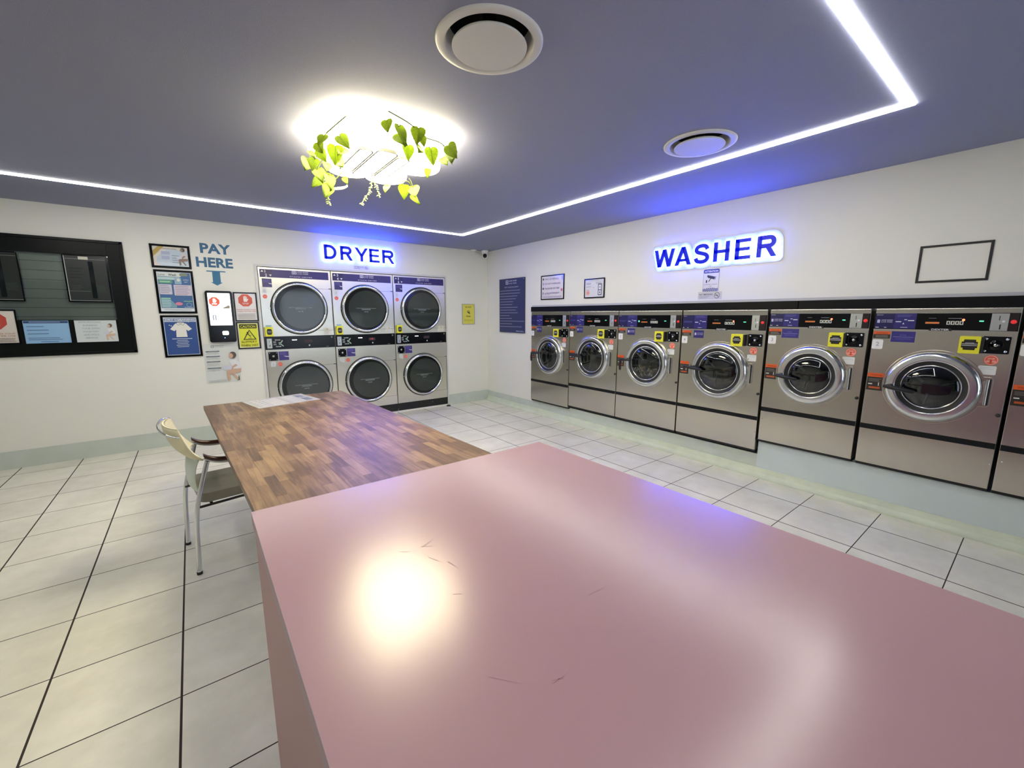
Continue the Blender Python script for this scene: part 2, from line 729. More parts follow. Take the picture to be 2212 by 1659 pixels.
def sweep_y(pts, y0, y1, m):
    b = MB()
    n = len(pts)
    v = [(x, y0, z) for x, z in pts] + [(x, y1, z) for x, z in pts]
    b.add(v, [tuple(range(n)), tuple(range(2 * n - 1, n - 1, -1))], m)
    b.add(v, [(i, i + n, (i + 1) % n + n, (i + 1) % n) for i in range(n)], m)
    return b


struct('trim_1', sweep_y([(x - .011, z) for x, z in cv], YF, -.05, cove_m))
# plinth under the washers, lower under the first four
mb = MB().box(-.011, .1, -4.535, -1.262, 0, .21, base_m).box(-.02, .1, YF, -4.535, 0, .336, plinth_m)
struct('trim_2', mb)
# black fascia above the washers with its pale cap
mb = MB()
for a, b in ((-4.745, -1.256), (YF, -4.75)):
    mb.box(-.06, .05, a, b, 1.551, 1.622, M('fascia_black', '#05070c', .35, spec=.2))
struct('trim_3', mb, bevel=.002)
struct('trim_4', MB().box(-.045, .05, YF, -1.264, 1.622, 1.645, M('fascia_cap', '#b9bbc0', .45)))
# pale trim round the dryers
mb = MB()
for q in ((DX0 - .022, DX0 + .006, 0, DZ + .02), (DX1 - .006, DX1 + .018, 0, DZ + .02), (DX0 + .006, DX1 - .006, DZ - .006, DZ + .02)):
    mb.box(q[0], q[1], -.012, .02, q[2], q[3], M('dryer_trim', '#cfd1cf', .4))
struct('trim_5', mb)

# ================================================================ ceiling light line
sx0, sx1, sy0, sy1, hw = -5.22, -1.12, -5.49, -1.075, .027  # far and side runs made wider to stand in for bloom
line_thing = thing('light_strip', 'long glowing white light line running as a rectangle around the ceiling', 'light strip', (0, 0, H))
segs = [(sx0 - hw, sx1 + hw, sy1 - hw, sy1 + hw), (sx0 - hw, sx1 + hw, sy0 - .018, sy0 + .018),
        (sx1 - hw, sx1 + hw, sy0 + .018, sy1 - hw), (sx0 - hw, sx0 + hw, sy0 + .018, sy1 - hw)]
for q in segs:
    MB().box(q[0], q[1], q[2], q[3], -.007, -.0005, strip_m).build('light_run', line_thing)

# ================================================================ round air vents
def vent(x, y, label):
    t = thing('ceiling_vent', label, 'vent', (x, y, H), 0, 'round air vents in the ceiling')
    MB().lathez(0, 0, [(.213, 0), (.212, -.005), (.205, -.009), (.180, -.010), (.174, -.006), (.166, .03), (.160, .07)], ventw_m).build('outer_ring', t)
    MB().lathez(0, 0, [(.160, .068), (.158, .16), (.0001, .16)], dark_m).build('throat', t)
    b = MB().lathez(0, 0, [(.09, .002), (.143, -.010), (.149, -.017), (.148, -.022)], ventw_m)
    b.lathez(0, 0, [(.148, -.022), (.0001, -.023)], ventw_m, smooth=False)
    b.build('centre_disc', t)
    MB().lathez(0, 0, [(.03, .16), (.03, -.01)], dark_m, n=16).build('stem', t)
    return t


vent(-3.082, -4.575, 'round white ceiling air vent nearest the viewer, lit warm grey')
vent(-1.482, -4.575, 'smaller looking round white ceiling vent tinted blue, above the back-lit washer sign')

# ================================================================ leafy ceiling lamp
LX, LY = -3.10, -3.36
lamp = thing('ceiling_lamp', 'blindingly bright cloud-shaped ceiling lamp draped with artificial vines', 'ceiling light', (LX, LY, H))
for (a, b, r) in ((-3.26, -3.61, .17), (-2.90, -3.63, .165), (-3.34, -3.29, .15), (-2.82, -3.34, .15), (-3.17, -3.02, .15), (-2.92, -3.02, .15), (-3.08, -3.34, .20)):
    r_ = r
    MB().lathez(a - LX, b - LY, [(r_ * .97, -.012), (r_, -.03), (r_, -.07), (r_ * .97, -.09), (r_ * .9, -.10), (.0001, -.104)], lamp_m, n=40).build('diffuser', lamp)
for i, (a, b, y0_, y1_) in enumerate(((-3.29, -3.22, -3.62, -3.20), (-3.20, -3.09, -3.66, -3.16), (-3.07, -3.00, -3.62, -3.20))):
    MB().prismz([(x - LX, y - LY) for x, y in rr(a, b, y0_, y1_, .03)], -.155, -.10, lamp_side_m, True).build('bar', lamp)
    f = MB()
    o1 = [(x - LX, y - LY) for x, y in rr(a - .006, b + .006, y0_ - .006, y1_ + .006, .034)]
    o0 = [(x - LX, y - LY) for x, y in rr(a + .001, b - .001, y0_ + .001, y1_ - .001, .029)]
    n = len(o1)
    v = [(x, y, -.157) for x, y in o1] + [(x, y, -.157) for x, y in o0] + [(x, y, -.14) for x, y in o1]
    f.add(v, [(k, (k + 1) % n, (k + 1) % n + n, k + n) for k in range(n)] + [(k, (k + 1) % n, (k + 1) % n + 2 * n, k + 2 * n) for k in range(n)],
          M('lamp_trim', '#6d6d64', .6))
    f.build('bar_rim', lamp)

# vines
leaf_m = bpy.data.materials.new('vine_leaf')
leaf_m.use_nodes = True
nt = leaf_m.node_tree
pb = nt.nodes['Principled BSDF']
pb.inputs['Roughness'].default_value = .5
tcn = nt.nodes.new('ShaderNodeTexCoord')
nn = nt.nodes.new('ShaderNodeTexNoise')
nn.inputs['Scale'].default_value = 12
nt.links.new(tcn.outputs['Object'], nn.inputs['Vector'])
crn = nt.nodes.new('ShaderNodeValToRGB')
crn.color_ramp.elements[0].color = (*lin('#3f660a'), 1)
crn.color_ramp.elements[1].color = (*lin('#8c9e1a'), 1)
nt.links.new(nn.outputs['Fac'], crn.inputs[0])
nt.links.new(crn.outputs[0], pb.inputs['Base Color'])
trl = nt.nodes.new('ShaderNodeBsdfTranslucent')
nt.links.new(crn.outputs[0], trl.inputs[0])
mxs = nt.nodes.new('ShaderNodeMixShader')
mxs.inputs[0].default_value = .3
outn = nt.nodes['Material Output']
nt.links.new(pb.outputs[0], mxs.inputs[1])
nt.links.new(trl.outputs[0], mxs.inputs[2])
nt.links.new(mxs.outputs[0], outn.inputs[0])
vein_m = M('leaf_vein', '#4f6a10', .5)
stem_m = M('vine_stem', '#6d7c22', .55)


def leaf_geo():
    """a heart-shaped leaf, tip along -y, unit length, gently folded, with its veins"""
    b = MB()
    out = [(0, 0), (.12, .10), (.28, .10), (.40, -.04), (.42, -.22), (.34, -.45), (.20, -.70), (.07, -.90), (0, -1.0)]
    rows = []
    for x, y in out:
        rows.append(((0, min(y, 0) if y < 0 else 0, 0), (x * .55, y, .045 + .05 * abs(y)), (x, y, .06 - .10 * (y * y))))
    v = []
    for c, m_, e in rows:
        v += [(0, c[1], -.02 - .12 * c[1] * c[1]), m_, e, (-m_[0], m_[1], m_[2]), (-e[0], e[1], e[2])]
    f = []
    for i in range(len(rows) - 1):
        a, c = 5 * i, 5 * (i + 1)
        f += [(a, a + 1, c + 1, c), (a + 1, a + 2, c + 2, c + 1), (a, c, c + 3, a + 3), (a + 3, c + 3, c + 4, a + 4)]
    b.add(v, f, leaf_m, True)
    b.tube([(0, .12, 0), (0, 0, -.03), (0, -.4, -.05), (0, -.8, -.11)], .011, vein_m, n=5)
    for y in (-.12, -.32, -.52):
        for s in (-1, 1):
            b.tube([(0, y, -.035 - .1 * y * y), (s * .16, y - .10, .02), (s * .26, y - .17, .03)], .007, vein_m, n=4)
    me = b.build('leaf')
    COL.objects.unlink(me)
    return me


leaf0 = leaf_geo()
LEAVES = [(-3.485, -3.639, 2.42, .08), (-3.418, -3.680, 2.42, .09), (-3.490, -3.522, 2.42, .09), (-3.460, -3.421, 2.42, .08), (-3.400, -3.530, 2.42, .11),
          (-3.354, -3.528, 2.42, .08), (-3.496, -3.366, 2.42, .06), (-3.464, -3.313, 2.40, .08), (-3.340, -3.380, 2.40, .09), (-3.424, -3.209, 2.38, .10),
          (-3.477, -3.215, 2.42, .10), (-3.358, -3.209, 2.36, .11), (-3.380, -3.089, 2.36, .09), (-3.250, -3.150, 2.38, .05), (-3.321, -3.053, 2.34, .10), (-3.383, -3.288, 2.40, .07),
          (-3.189, -3.911, 2.45, .11), (-3.173, -3.870, 2.43, .10), (-3.098, -3.950, 2.45, .10), (-3.074, -3.924, 2.43, .07), (-3.086, -3.785, 2.42, .09), (-3.046, -3.828, 2.42, .10),
          (-2.968, -3.826, 2.42, .10), (-2.895, -3.898, 2.43, .10), (-2.846, -3.842, 2.42, .10), (-2.846, -3.731, 2.42, .07), (-2.859, -3.567, 2.40, .06), (-3.252, -3.912, 2.46, .08),
          (-2.916, -3.322, 2.35, .10), (-2.854, -3.330, 2.35, .11), (-2.809, -3.204, 2.33, .09), (-2.976, -3.188, 2.37, .07)]


def vine(label, leaves, path, hang=None):
    t = thing('trailing_vine', label, 'artificial vine', (leaves[0][0], leaves[0][1], H), 0, 'artificial vines on the ceiling lamp')
    o = Vector((leaves[0][0], leaves[0][1], H))
    b = MB()
    if path:
        b.tube(smooth_path([Vector(p) - o for p in path], 5), .003, stem_m, n=6)
    for (x, y, z, s) in leaves:
        p = Vector((x, y, z)) - o
        q = p + Vector(((LX - x) * .12, (LY - y) * .12, .05))
        b.tube([q, (p + q) / 2 + Vector((0, 0, .01)), p], .002, stem_m, n=5)
    b.build('stem', t)
    for (x, y, z, s) in leaves:
        c = leaf0.copy()
        COL.objects.link(c)
        c.parent = t
        c.location = Vector((x, y, z)) - o
        ang = math.atan2(y - LY, x - LX) + math.pi / 2 + random.uniform(-.7, .7)
        c.rotation_euler = (R(random.uniform(50, 105)), R(random.uniform(-40, 40)), R(random.uniform(-55, 35)))
        c.scale = (s * .95, s * .88, s * .88)
    if hang:
        for pts in hang:
            h = MB()
            pp = smooth_path([Vector(p) - o for p in pts], 5)
            h.tube(pp, .0022, stem_m, n=5)
            for i, p in enumerate(pp[1:]):
                for k in range(2):
                    a = random.uniform(0, 6.28)
                    d = Vector((math.cos(a), math.sin(a), -.5)).normalized()
                    e = p + d * .019
                    h.tube([p, (p + e) / 2, e], [.0012, .0042, .001], bead_m, n=6)
            h.build('hanging_sprig', t)
    return t


bead_m = M('sprig_beads', '#c8d488', .5)
vine('yellow-green leafy vine along the left side of the bright ceiling lamp', LEAVES[:9],
     [(-3.40, -3.75, 2.50), (-3.47, -3.62, 2.44), (-3.47, -3.45, 2.43), (-3.42, -3.33, 2.42), (-3.36, -3.3, 2.45)])
vine('drooping vine at the near left corner of the ceiling lamp with a long beaded sprig', LEAVES[9:16],
     [(-3.36, -3.28, 2.48), (-3.42, -3.2, 2.40), (-3.36, -3.15, 2.38), (-3.30, -3.08, 2.37), (-3.25, -3.12, 2.42)],
     [[(-3.33, -3.02, 2.42), (-3.33, -3.0, 2.36), (-3.32, -2.99, 2.30), (-3.31, -2.98, 2.24)]])
vine('yellow-green leafy vine along the right side of the bright ceiling lamp', LEAVES[16:28],
     [(-3.25, -3.93, 2.5), (-3.14, -3.95, 2.46), (-3.05, -3.88, 2.45), (-2.93, -3.88, 2.44), (-2.84, -3.78, 2.43), (-2.84, -3.6, 2.43), (-2.9, -3.5, 2.48)])
vine('drooping vine at the near right corner of the ceiling lamp with forked beaded sprigs', LEAVES[28:],
     [(-3.0, -3.25, 2.46), (-2.95, -3.22, 2.40), (-2.88, -3.3, 2.39), (-2.83, -3.25, 2.37)],
     [[(-3.02, -3.03, 2.46), (-3.03, -3.02, 2.39), (-3.06, -3.01, 2.33), (-3.10, -3.0, 2.27)],
      [(-3.02, -3.03, 2.45), (-2.99, -3.02, 2.40), (-2.97, -3.01, 2.34)]])
# white hoop hanging under the lamp
MB_h = MB()
MB_h.tube([(.045 * math.cos(R(a)), .02 * math.sin(R(a)), -.03 - .035 * math.sin(R(a / 2))) for a in range(0, 361, 15)], .006, white_m, n=8)
hp = MB_h.build('lamp_loop', lamp)
hp.location = (-3.24 - LX, -3.02 - LY, 2.40 - H)

# ================================================================ security camera
sc = thing('security_camera', 'white ceiling security camera with black lens in the room corner', 'security camera', (-.12, -.12, H))
MB().lathez(0, 0, [(.0001, 0), (.058, 0), (.058, -.012), (.052, -.02), (.046, -.075), (.040, -.09)], white_m, n=32).build('housing', sc)
b = MB()
b.lathez(0, 0, [(.0001, .046)] + [(.047 * math.sin(R(a)), .047 * math.cos(R(a))) for a in range(10, 181, 10)], white_m, n=32)
ball = b.build('ball', sc)
ball.location = (-.008, -.012, -.088)
d = Vector((-4.13 + .12, -6.09 + .12, -.95)).normalized()
b = MB().lathez(0, 0, [(.033, 0), (.033, .010), (.028, .014), (.0001, .016)], black_m, n=28)
lens = b.build('lens', sc)
lens.location = Vector((-.008, -.012, -.088)) + d * .036
lens.rotation_euler = d.to_track_quat('Z', 'Y').to_euler()
jb = thing('cable_box', 'small white cable cover on the ceiling beside the security camera', 'cable cover', (-.295, -.05, H))
MB().lathez(0, 0, [(.05, 0), (.048, -.008), (.02, -.018), (.0001, -.02)], white_m, n=28).build('cap', jb)
MB().tube(smooth_path([(.02, 0, -.014), (.07, -.01, -.03), (.11, -.03, -.035), (.13, -.06, -.01)], 5), .004, M('grey_cable', '#8d8f93', .5), n=6).build('cable', jb)


# ================================================================ back-lit signs
def hull(pts):
    pts = sorted(set((round(x, 6), round(y, 6)) for x, y in pts))

    def half(ps):
        o = []
        for p in ps:
            while len(o) > 1 and (o[-1][0] - o[-2][0]) * (p[1] - o[-2][1]) - (o[-1][1] - o[-2][1]) * (p[0] - o[-2][0]) <= 0:
                o.pop()
            o.append(p)
        return o[:-1]
    return half(pts) + half(pts[::-1])


def fat(poly, g, n=14):
    return hull([(x + g * math.cos(2 * math.pi * i / n), z + g * math.sin(2 * math.pi * i / n)) for x, z in poly for i in range(n)])


def stroke(path, t):
    o = []
    for i in range(len(path) - 1):
        (ax, az), (bx, bz) = path[i], path[i + 1]
        d0 = Vector(path[min(i + 1, len(path) - 1)]) - Vector(path[max(i - 1, 0)])
        d1 = Vector(path[min(i + 2, len(path) - 1)]) - Vector(path[i])
        n0 = Vector((-d0.y, d0.x)).normalized() * t / 2
        n1 = Vector((-d1.y, d1.x)).normalized() * t / 2
        o.append([(ax + n0.x, az + n0.y), (ax - n0.x, az - n0.y), (bx - n1.x, bz - n1.y), (bx + n1.x, bz + n1.y)])
    return o


def glyph(ch, a, b, z0, h):
    """bold grotesque capital as a list of convex pieces"""
    w_, t = b - a, h * .205
    T = t / w_
    X = lambda u: a + u * w_
    Z = lambda v: z0 + v * h
    rc = lambda u0, u1, v0, v1: [(X(u0), Z(v0)), (X(u1), Z(v0)), (X(u1), Z(v1)), (X(u0), Z(v1))]

    def dg(u0, v0, u1, v1, k=1.):
        q = T * .53 * k
        return [(X(u0 - q), Z(v0)), (X(u0 + q), Z(v0)), (X(u1 + q), Z(v1)), (X(u1 - q), Z(v1))]

    def bowl(uL, uR, vb, vt):
        cz, rz = (vb + vt) / 2, (vt - vb) / 2 - .095
        rx = min(rz * h / w_, uR - T / 2 - uL)
        cu = uR - T / 2 - rx
        p = [(X(uL), Z(vt - .095)), (X(cu), Z(vt - .095))]
        p += [(X(cu + rx * math.sin(R(q))), Z(cz + rz * math.cos(R(q)))) for q in range(12, 180, 12)]
        p += [(X(cu), Z(vb + .095)), (X(uL), Z(vb + .095))]
        return stroke(p, t)
    T2 = T / 2
    if ch == 'D':
        return [rc(0, T, 0, 1)] + bowl(T2, 1, 0, 1)
    if ch == 'R':
        return [rc(0, T, 0, 1)] + bowl(T2, .93, .42, 1) + [dg(.56, .45, 1 - T * .6, 0, 1.1)]
    if ch == 'Y':
        return [dg(T * .55, 1, .5, .40, 1.05), dg(1 - T * .55, 1, .5, .40, 1.05), rc(.5 - T2, .5 + T2, 0, .46)]
    if ch == 'E':
        return [rc(0, T, 0, 1), rc(0, 1, 0, .17), rc(0, .93, .42, .58), rc(0, .97, .83, 1)]
    if ch == 'H':
        return [rc(0, T, 0, 1), rc(1 - T, 1, 0, 1), rc(0, 1, .425, .595)]
    if ch == 'A':
        return [dg(T * .55, 0, .5, 1, 1.05), dg(1 - T * .55, 0, .5, 1, 1.05), rc(.22, .78, .20, .35)]
    if ch == 'W':
        q = .55 * T
        return [dg(q, 1, .27, 0), dg(.27, 0, .5, 1), dg(.5, 1, .73, 0), dg(.73, 0, 1 - q, 1)]
    p = smooth_path([Vector((X(u), Z(v), 0)) for u, v in ((.87, .72), (.77, .87), (.5, .925), (.22, .87), (.12, .735), (.2, .61), (.5, .525), (.8, .43), (.90, .27), (.78, .125), (.5, .075), (.2, .13), (.10, .29))], 3)
    return stroke([(q.x, q.y) for q in p], t)


def letter_sign(label, letters, z0, h, loc, rz, backing=None):
    t = thing('lit_sign', label, 'sign', loc, rz)
    if backing:
        bb = MB()
        for i, (ch, a, b_) in enumerate(letters):
            bb.prism(fat([q for p in glyph(ch, a, b_, z0, h) for q in p], .046, 20), -.007 - .00004 * i, -.003, M('clear_backing', '#cfd4ea', .2))
        bb.build('backing_board', t)
    for ch, a, b_ in letters:
        gl = glyph(ch, a, b_, z0, h)
        h_ = MB()
        for i, p in enumerate(gl):
            h_.prism(fat(p, .0125), -.022 - .00005 * i, -.010, halo_m)
        h_.build('glowing_outline', t)  # glowing solid shaped as the halo of light round the letter
        g = MB()
        for i, p in enumerate(gl):
            g.prism(p if p[0] != p[-1] else p[:-1], -.036, -.024, letter_m)
        g.build('letter', t)
    return t


letter_sign('blue back-lit letters spelling WASHER high on the right wall', [('W', 3.315, 3.557), ('A', 3.562, 3.742), ('S', 3.776, 3.926), ('H', 3.971, 4.121), ('E', 4.174, 4.312), ('R', 4.365, 4.53)],
            2.012, .183, (0, 0, 0), RW, (3.24, 4.60, 1.965, 2.24))
letter_sign('blue back-lit letters spelling DRYER above the dryers', [('D', -2.636, -2.475), ('R', -2.428, -2.262), ('Y', -2.234, -2.047), ('E', -2.032, -1.885), ('R', -1.846, -1.663)],
            2.241, .187, (0, 0, 0), 0)


# ================================================================ stack dryers
def dryer(x0, w_, nums, label):
    t = thing('stack_dryer', label, 'dryer', (x0, 0, 0), 0, 'three stack dryers in the back wall')
    cx = .443
    # body: front sheet as frame pieces around nothing; doors sit in front
    MB().box(0, w_, -.004, .19, .022, 2.088, dsteel_m).build('body', t, bevel=.004)
    # sign header
    s = MB()
    s.y0 = -.008
    pur = C('#322a6e', .35)
    wh = C('#d9d8ea', .5)
    s.box(.018, w_ - .028, -.008, -.004, 1.966, 2.064, pur)
    s.rect(.022, .155, 1.968, 2.062, C('#2a2458', .35))
    s.poly([(.03, 2.03), (.062, 2.03), (.046, 2.052)], wh)
    s.text(nums[0], .075, 2.022, .034, wh, bold=.02)
    s.text(nums[1], .075, 1.974, .034, wh, bold=.02)
    s.poly([(.118, 2.0), (.15, 2.0), (.134, 1.978)], wh)
    lx = w_ / 2 - .045
    s.rrect(lx, lx + .05, 2.018, 2.058, .006, wh)
    s.rrect(lx + .006, lx + .044, 2.023, 2.053, .004, pur)
    s.disc(lx + .025, 2.038, .012, wh)
    s.disc(lx + .025, 2.038, .006, pur)
    s.text('LOVE WASH', lx + .058, 2.042, .014, wh, w=.135, bold=.02)
    s.text('LIVE FREE', lx + .058, 2.020, .014, wh, w=.135)
    s.text('STACK DRYER', lx - .03, 1.980, .013, wh, w=.27)
    s.build('header_sign', t)
    for k, cz in enumerate((1.585, .563)):
        d_ = MB()
        d_.lathe(cx, cz, [(.343, -.004), (.343, -.012), (.330, -.016)], rubber_m)
        rg = d_.build('door', t)
        c_ = MB().lathe(cx, cz, [(.331, -.010), (.330, -.030), (.322, -.044), (.310, -.048), (.300, -.044), (.295, -.034)], dry_chrome_m)
        c_.build('chrome_ring', rg)
        g = MB()
        g.prism([(cx + .297 * math.cos(q * math.pi / 40), cz + .297 * math.sin(q * math.pi / 40)) for q in range(80)], -.030, -.026, M('dryer_door_black', '#05070b', .10))
        g.build('black_rim', rg)
        g = MB()
        g.prism([(cx + .018 + .262 * math.cos(q * math.pi / 36), cz - .004 + .262 * math.sin(q * math.pi / 36)) for q in range(72)], -.034, -.031, M('dryer_window', '#2b3230', .07, spec=.6))
        g.build('window', rg)
        p = MB()
        p.y0 = -.035
        ink = C('#98a5a6', .5)
        p.rect(cx - .14, cx + .14, cz + .008, cz + .011, ink)
        p.bars(cx - .07, cx + .07, cz + .001, 2, .010, .006, C('#707c7c'), .2, 'c')
        p.text('DEXTER', cx, cz - .045, .012, ink, al='c', bold=.01)
        p.build('window_print', rg)
        MB().box(.085, .097, -.05, -.03, cz - .004, cz + .004, chrome_m).build('catch', rg)
        # hinge panel seams to the right edge
        dk = C('#5d5c55', .5)
        sm = MB()
        sm.box(cx + .18, w_ - .004, -.0055, -.003, cz + .258, cz + .261, dk)
        sm.box(cx + .20, w_ - .004, -.0055, -.003, cz - .292, cz - .289, dk)
        sm.box(w_ - .007, w_ - .004, -.0055, -.003, cz - .292, cz + .261, dk)
        sm.box(w_ - .035, w_ - .004, -.012, -.003, cz + .261, cz + .268, rubber_m)
        sm.build('hinge_panel', t)
    # upper labels
    l = MB()
    l.y0 = -.005
    l.rect(.036, .142, 1.844, 1.95, C('#37306c', .35))
    l.bars(.045, .13, 1.935, 3, .012, .005, C('#5b55a0'))
    l.poly([(.10, 1.898), (.142, 1.89), (.142, 1.883), (.118, 1.884)], wh)
    l.build('instruction_label', t)
    l = MB()
    l.y0 = -.005
    l.rrect(.03, .075, 1.772, 1.836, .006, C('#cfd2d0'))
    l.text(nums[0], .0525, 1.788, .03, C('#8ea0b8'), al='c')
    l.build('number_tag', t)
    for (a, c, r) in ((.054, 1.729, .026), (.155, .868, .028)):
        l = MB()
        l.y0 = -.005
        l.disc(a, c, r, C('#dd5b4a'))
        l.ring(a, c, r * .78, r * .86, C('#f0b8ac'))
        l.rect(a - r * .5, a + r * .5, c - r * .3, c + r * .25, C('#e98a7c'))
        l.build('round_sticker', t)
    l = MB()
    l.y0 = -.005
    l.rect(.03, .095, 1.353, 1.371, C('#8fb4cc'))
    l.build('blue_label', t)
    # yellow coin guard
    y = MB()
    y.prism(rr(.014, .103, 1.23, 1.35, .008), -.045, -.004, yellow_m)
    yb = y.build('coin_guard', t, bevel=.003)
    y = MB()
    y.y0 = -.0455
    o8 = [(.032, 1.272), (.032, 1.305), (.042, 1.325), (.080, 1.325), (.090, 1.305), (.090, 1.272), (.080, 1.252), (.042, 1.252)]
    y.poly(o8, C('#17181a'))
    y.rect(.038, .084, 1.278, 1.300, C('#6f7276'))
    y.build('slot', yb)
    # warning label
    l = MB()
    l.y0 = -.005
    l.rect(w_ - .142, w_ - .045, 1.232, 1.328, C('#d9d8cf'))
    l.poly([(w_ - .10, 1.302), (w_ - .078, 1.302), (w_ - .089, 1.322)], C('#b09a2c'))
    l.bars(w_ - .13, w_ - .06, 1.295, 5, .012, .004, C('#b9b8b0'))
    l.build('warning_label', t)
    # control panel
    c = MB()
    c.box(.004, w_ - .004, -.010, -.004, 1.06, 1.228, black_m)
    cp = c.build('control_panel', t, bevel=.002)
    c = MB()
    c.y0 = -.015
    c.prism(rr(.026, .082, 1.078, 1.202, .006), -.015, -.010, M('coin_plate', '#b4bab8', .35, .6))
    c.rect(.050, .055, 1.150, 1.178, C('#3a3d40'))
    c.rect(.052, .060, 1.098, 1.125, C('#121314'))
    c.disc(.066, 1.155, .006, C('#dfe2e2'))
    c.build('coin_plate', cp)
    c = MB()
    c.y0 = -.0105
    gr = C('#9fb9ab')
    for i in range(4):
        c.poly([(.118 + .016 * i, 1.176), (.128 + .016 * i, 1.176), (.126 + .016 * i, 1.188), (.116 + .016 * i, 1.188)], C('#c9cfce'))
        c.poly([(.122 + .016 * i, 1.092), (.132 + .016 * i, 1.092), (.134 + .016 * i, 1.104), (.124 + .016 * i, 1.104)], C('#c9cfce'))
    c.rect(.095, .128, 1.146, 1.166, C('#7d8586'))
    c.rect(.097, .130, 1.116, 1.136, C('#7d8586'))
    c.poly([(.155, 1.150), (.178, 1.150), (.196, 1.178), (.206, 1.178), (.206, 1.168), (.186, 1.140), (.155, 1.140)], gr)
    c.poly([(.158, 1.132), (.186, 1.132), (.212, 1.106), (.212, 1.097), (.202, 1.097), (.180, 1.122), (.158, 1.122)], gr)
    c.build('program_keys', cp)
    c = MB()
    c.y0 = -.0105
    c.rect(.465, .56, 1.135, 1.175, C('#33242a'))
    if nums[0] == '3':
        c.text('1 20', .49, 1.150, .018, EM('red_digits', (1, .05, .05), 1.2))
    c.build('display', cp)
    c = MB()
    c.y0 = -.0105
    c.rrect(w_ - .05, w_ - .028, 1.19, 1.212, .003, C('#77706f'))
    c.disc(.52, 1.10, .010, C('#b9bcbc'))
    c.bars(w_ - .12, w_ - .08, 1.078, 1, .01, .004, C('#8b8b8b'))
    c.build('control_print', cp)
    MB().box(.315, .372, -.0112, -.010, 1.172, 1.181, EM('dryer_lamp', (1, .97, .9), 3.)).build('indicator_lamp', cp)
    # lower labels
    l = MB()
    l.prism(rr(.030, .137, .918, 1.032, .006), -.012, -.004, black_m)
    for (a, c_) in ((.043, 1.018), (.124, 1.018), (.043, .932), (.124, .932)):
        l.lathe(a, c_, [(.006, -.012), (.005, -.015), (.0001, -.016)], chrome_m, n=12)
    l.lathe(.084, .975, [(.014, -.012), (.012, -.016), (.0001, -.017)], steel_lip_m, n=20)
    l.build('lock_plate', t)
    l = MB()
    l.y0 = -.005
    l.rect(.146, .262, .917, 1.032, C('#3b3278', .35))
    l.bars(.155, .25, 1.02, 3, .012, .005, C('#6660a8'))
    l.poly([(.20, .975), (.262, .968), (.262, .958), (.225, .962)], wh)
    l.build('instruction_label', t)
    l = MB()
    l.y0 = -.005
    l.rrect(.048, .105, .843, .905, .006, C('#cfd2d0'))
    l.text(nums[1], .0765, .858, .03, C('#8ea0b8'), al='c')
    l.build('number_tag', t)
    k = MB().box(.0, w_, -.008, -.002, .024, .14, C('#121312', .45))
    k.lathe(w_ - .28, .095, [(.005, -.008), (.0001, -.011)], steel_lip_m, n=12)
    k.build('kick_plate', t)
    MB().box(0, w_, -.006, .02, 0, .022, white_m).build('base_rail', t)
    return t


dryer(-3.418, .849, '12', 'steel stack dryer numbered 1 and 2, leftmost, its lower door cut by the wooden table')
dryer(-2.563, .864, '34', 'steel stack dryer numbered 3 and 4, the middle one of three, red digits showing')
dryer(-1.692, .866, '56', 'steel stack dryer numbered 5 and 6, rightmost, nearest the room corner')
ft = thing('floor_stop', 'small black rubber stop on the tiles at the foot of the rightmost dryer', 'door stop', (-.85, -.075, 0))
MB().lathez(0, 0, [(.036, 0), (.036, .008), (.026, .016), (.0001, .018)], rubber_m, n=28).build('pad', ft)


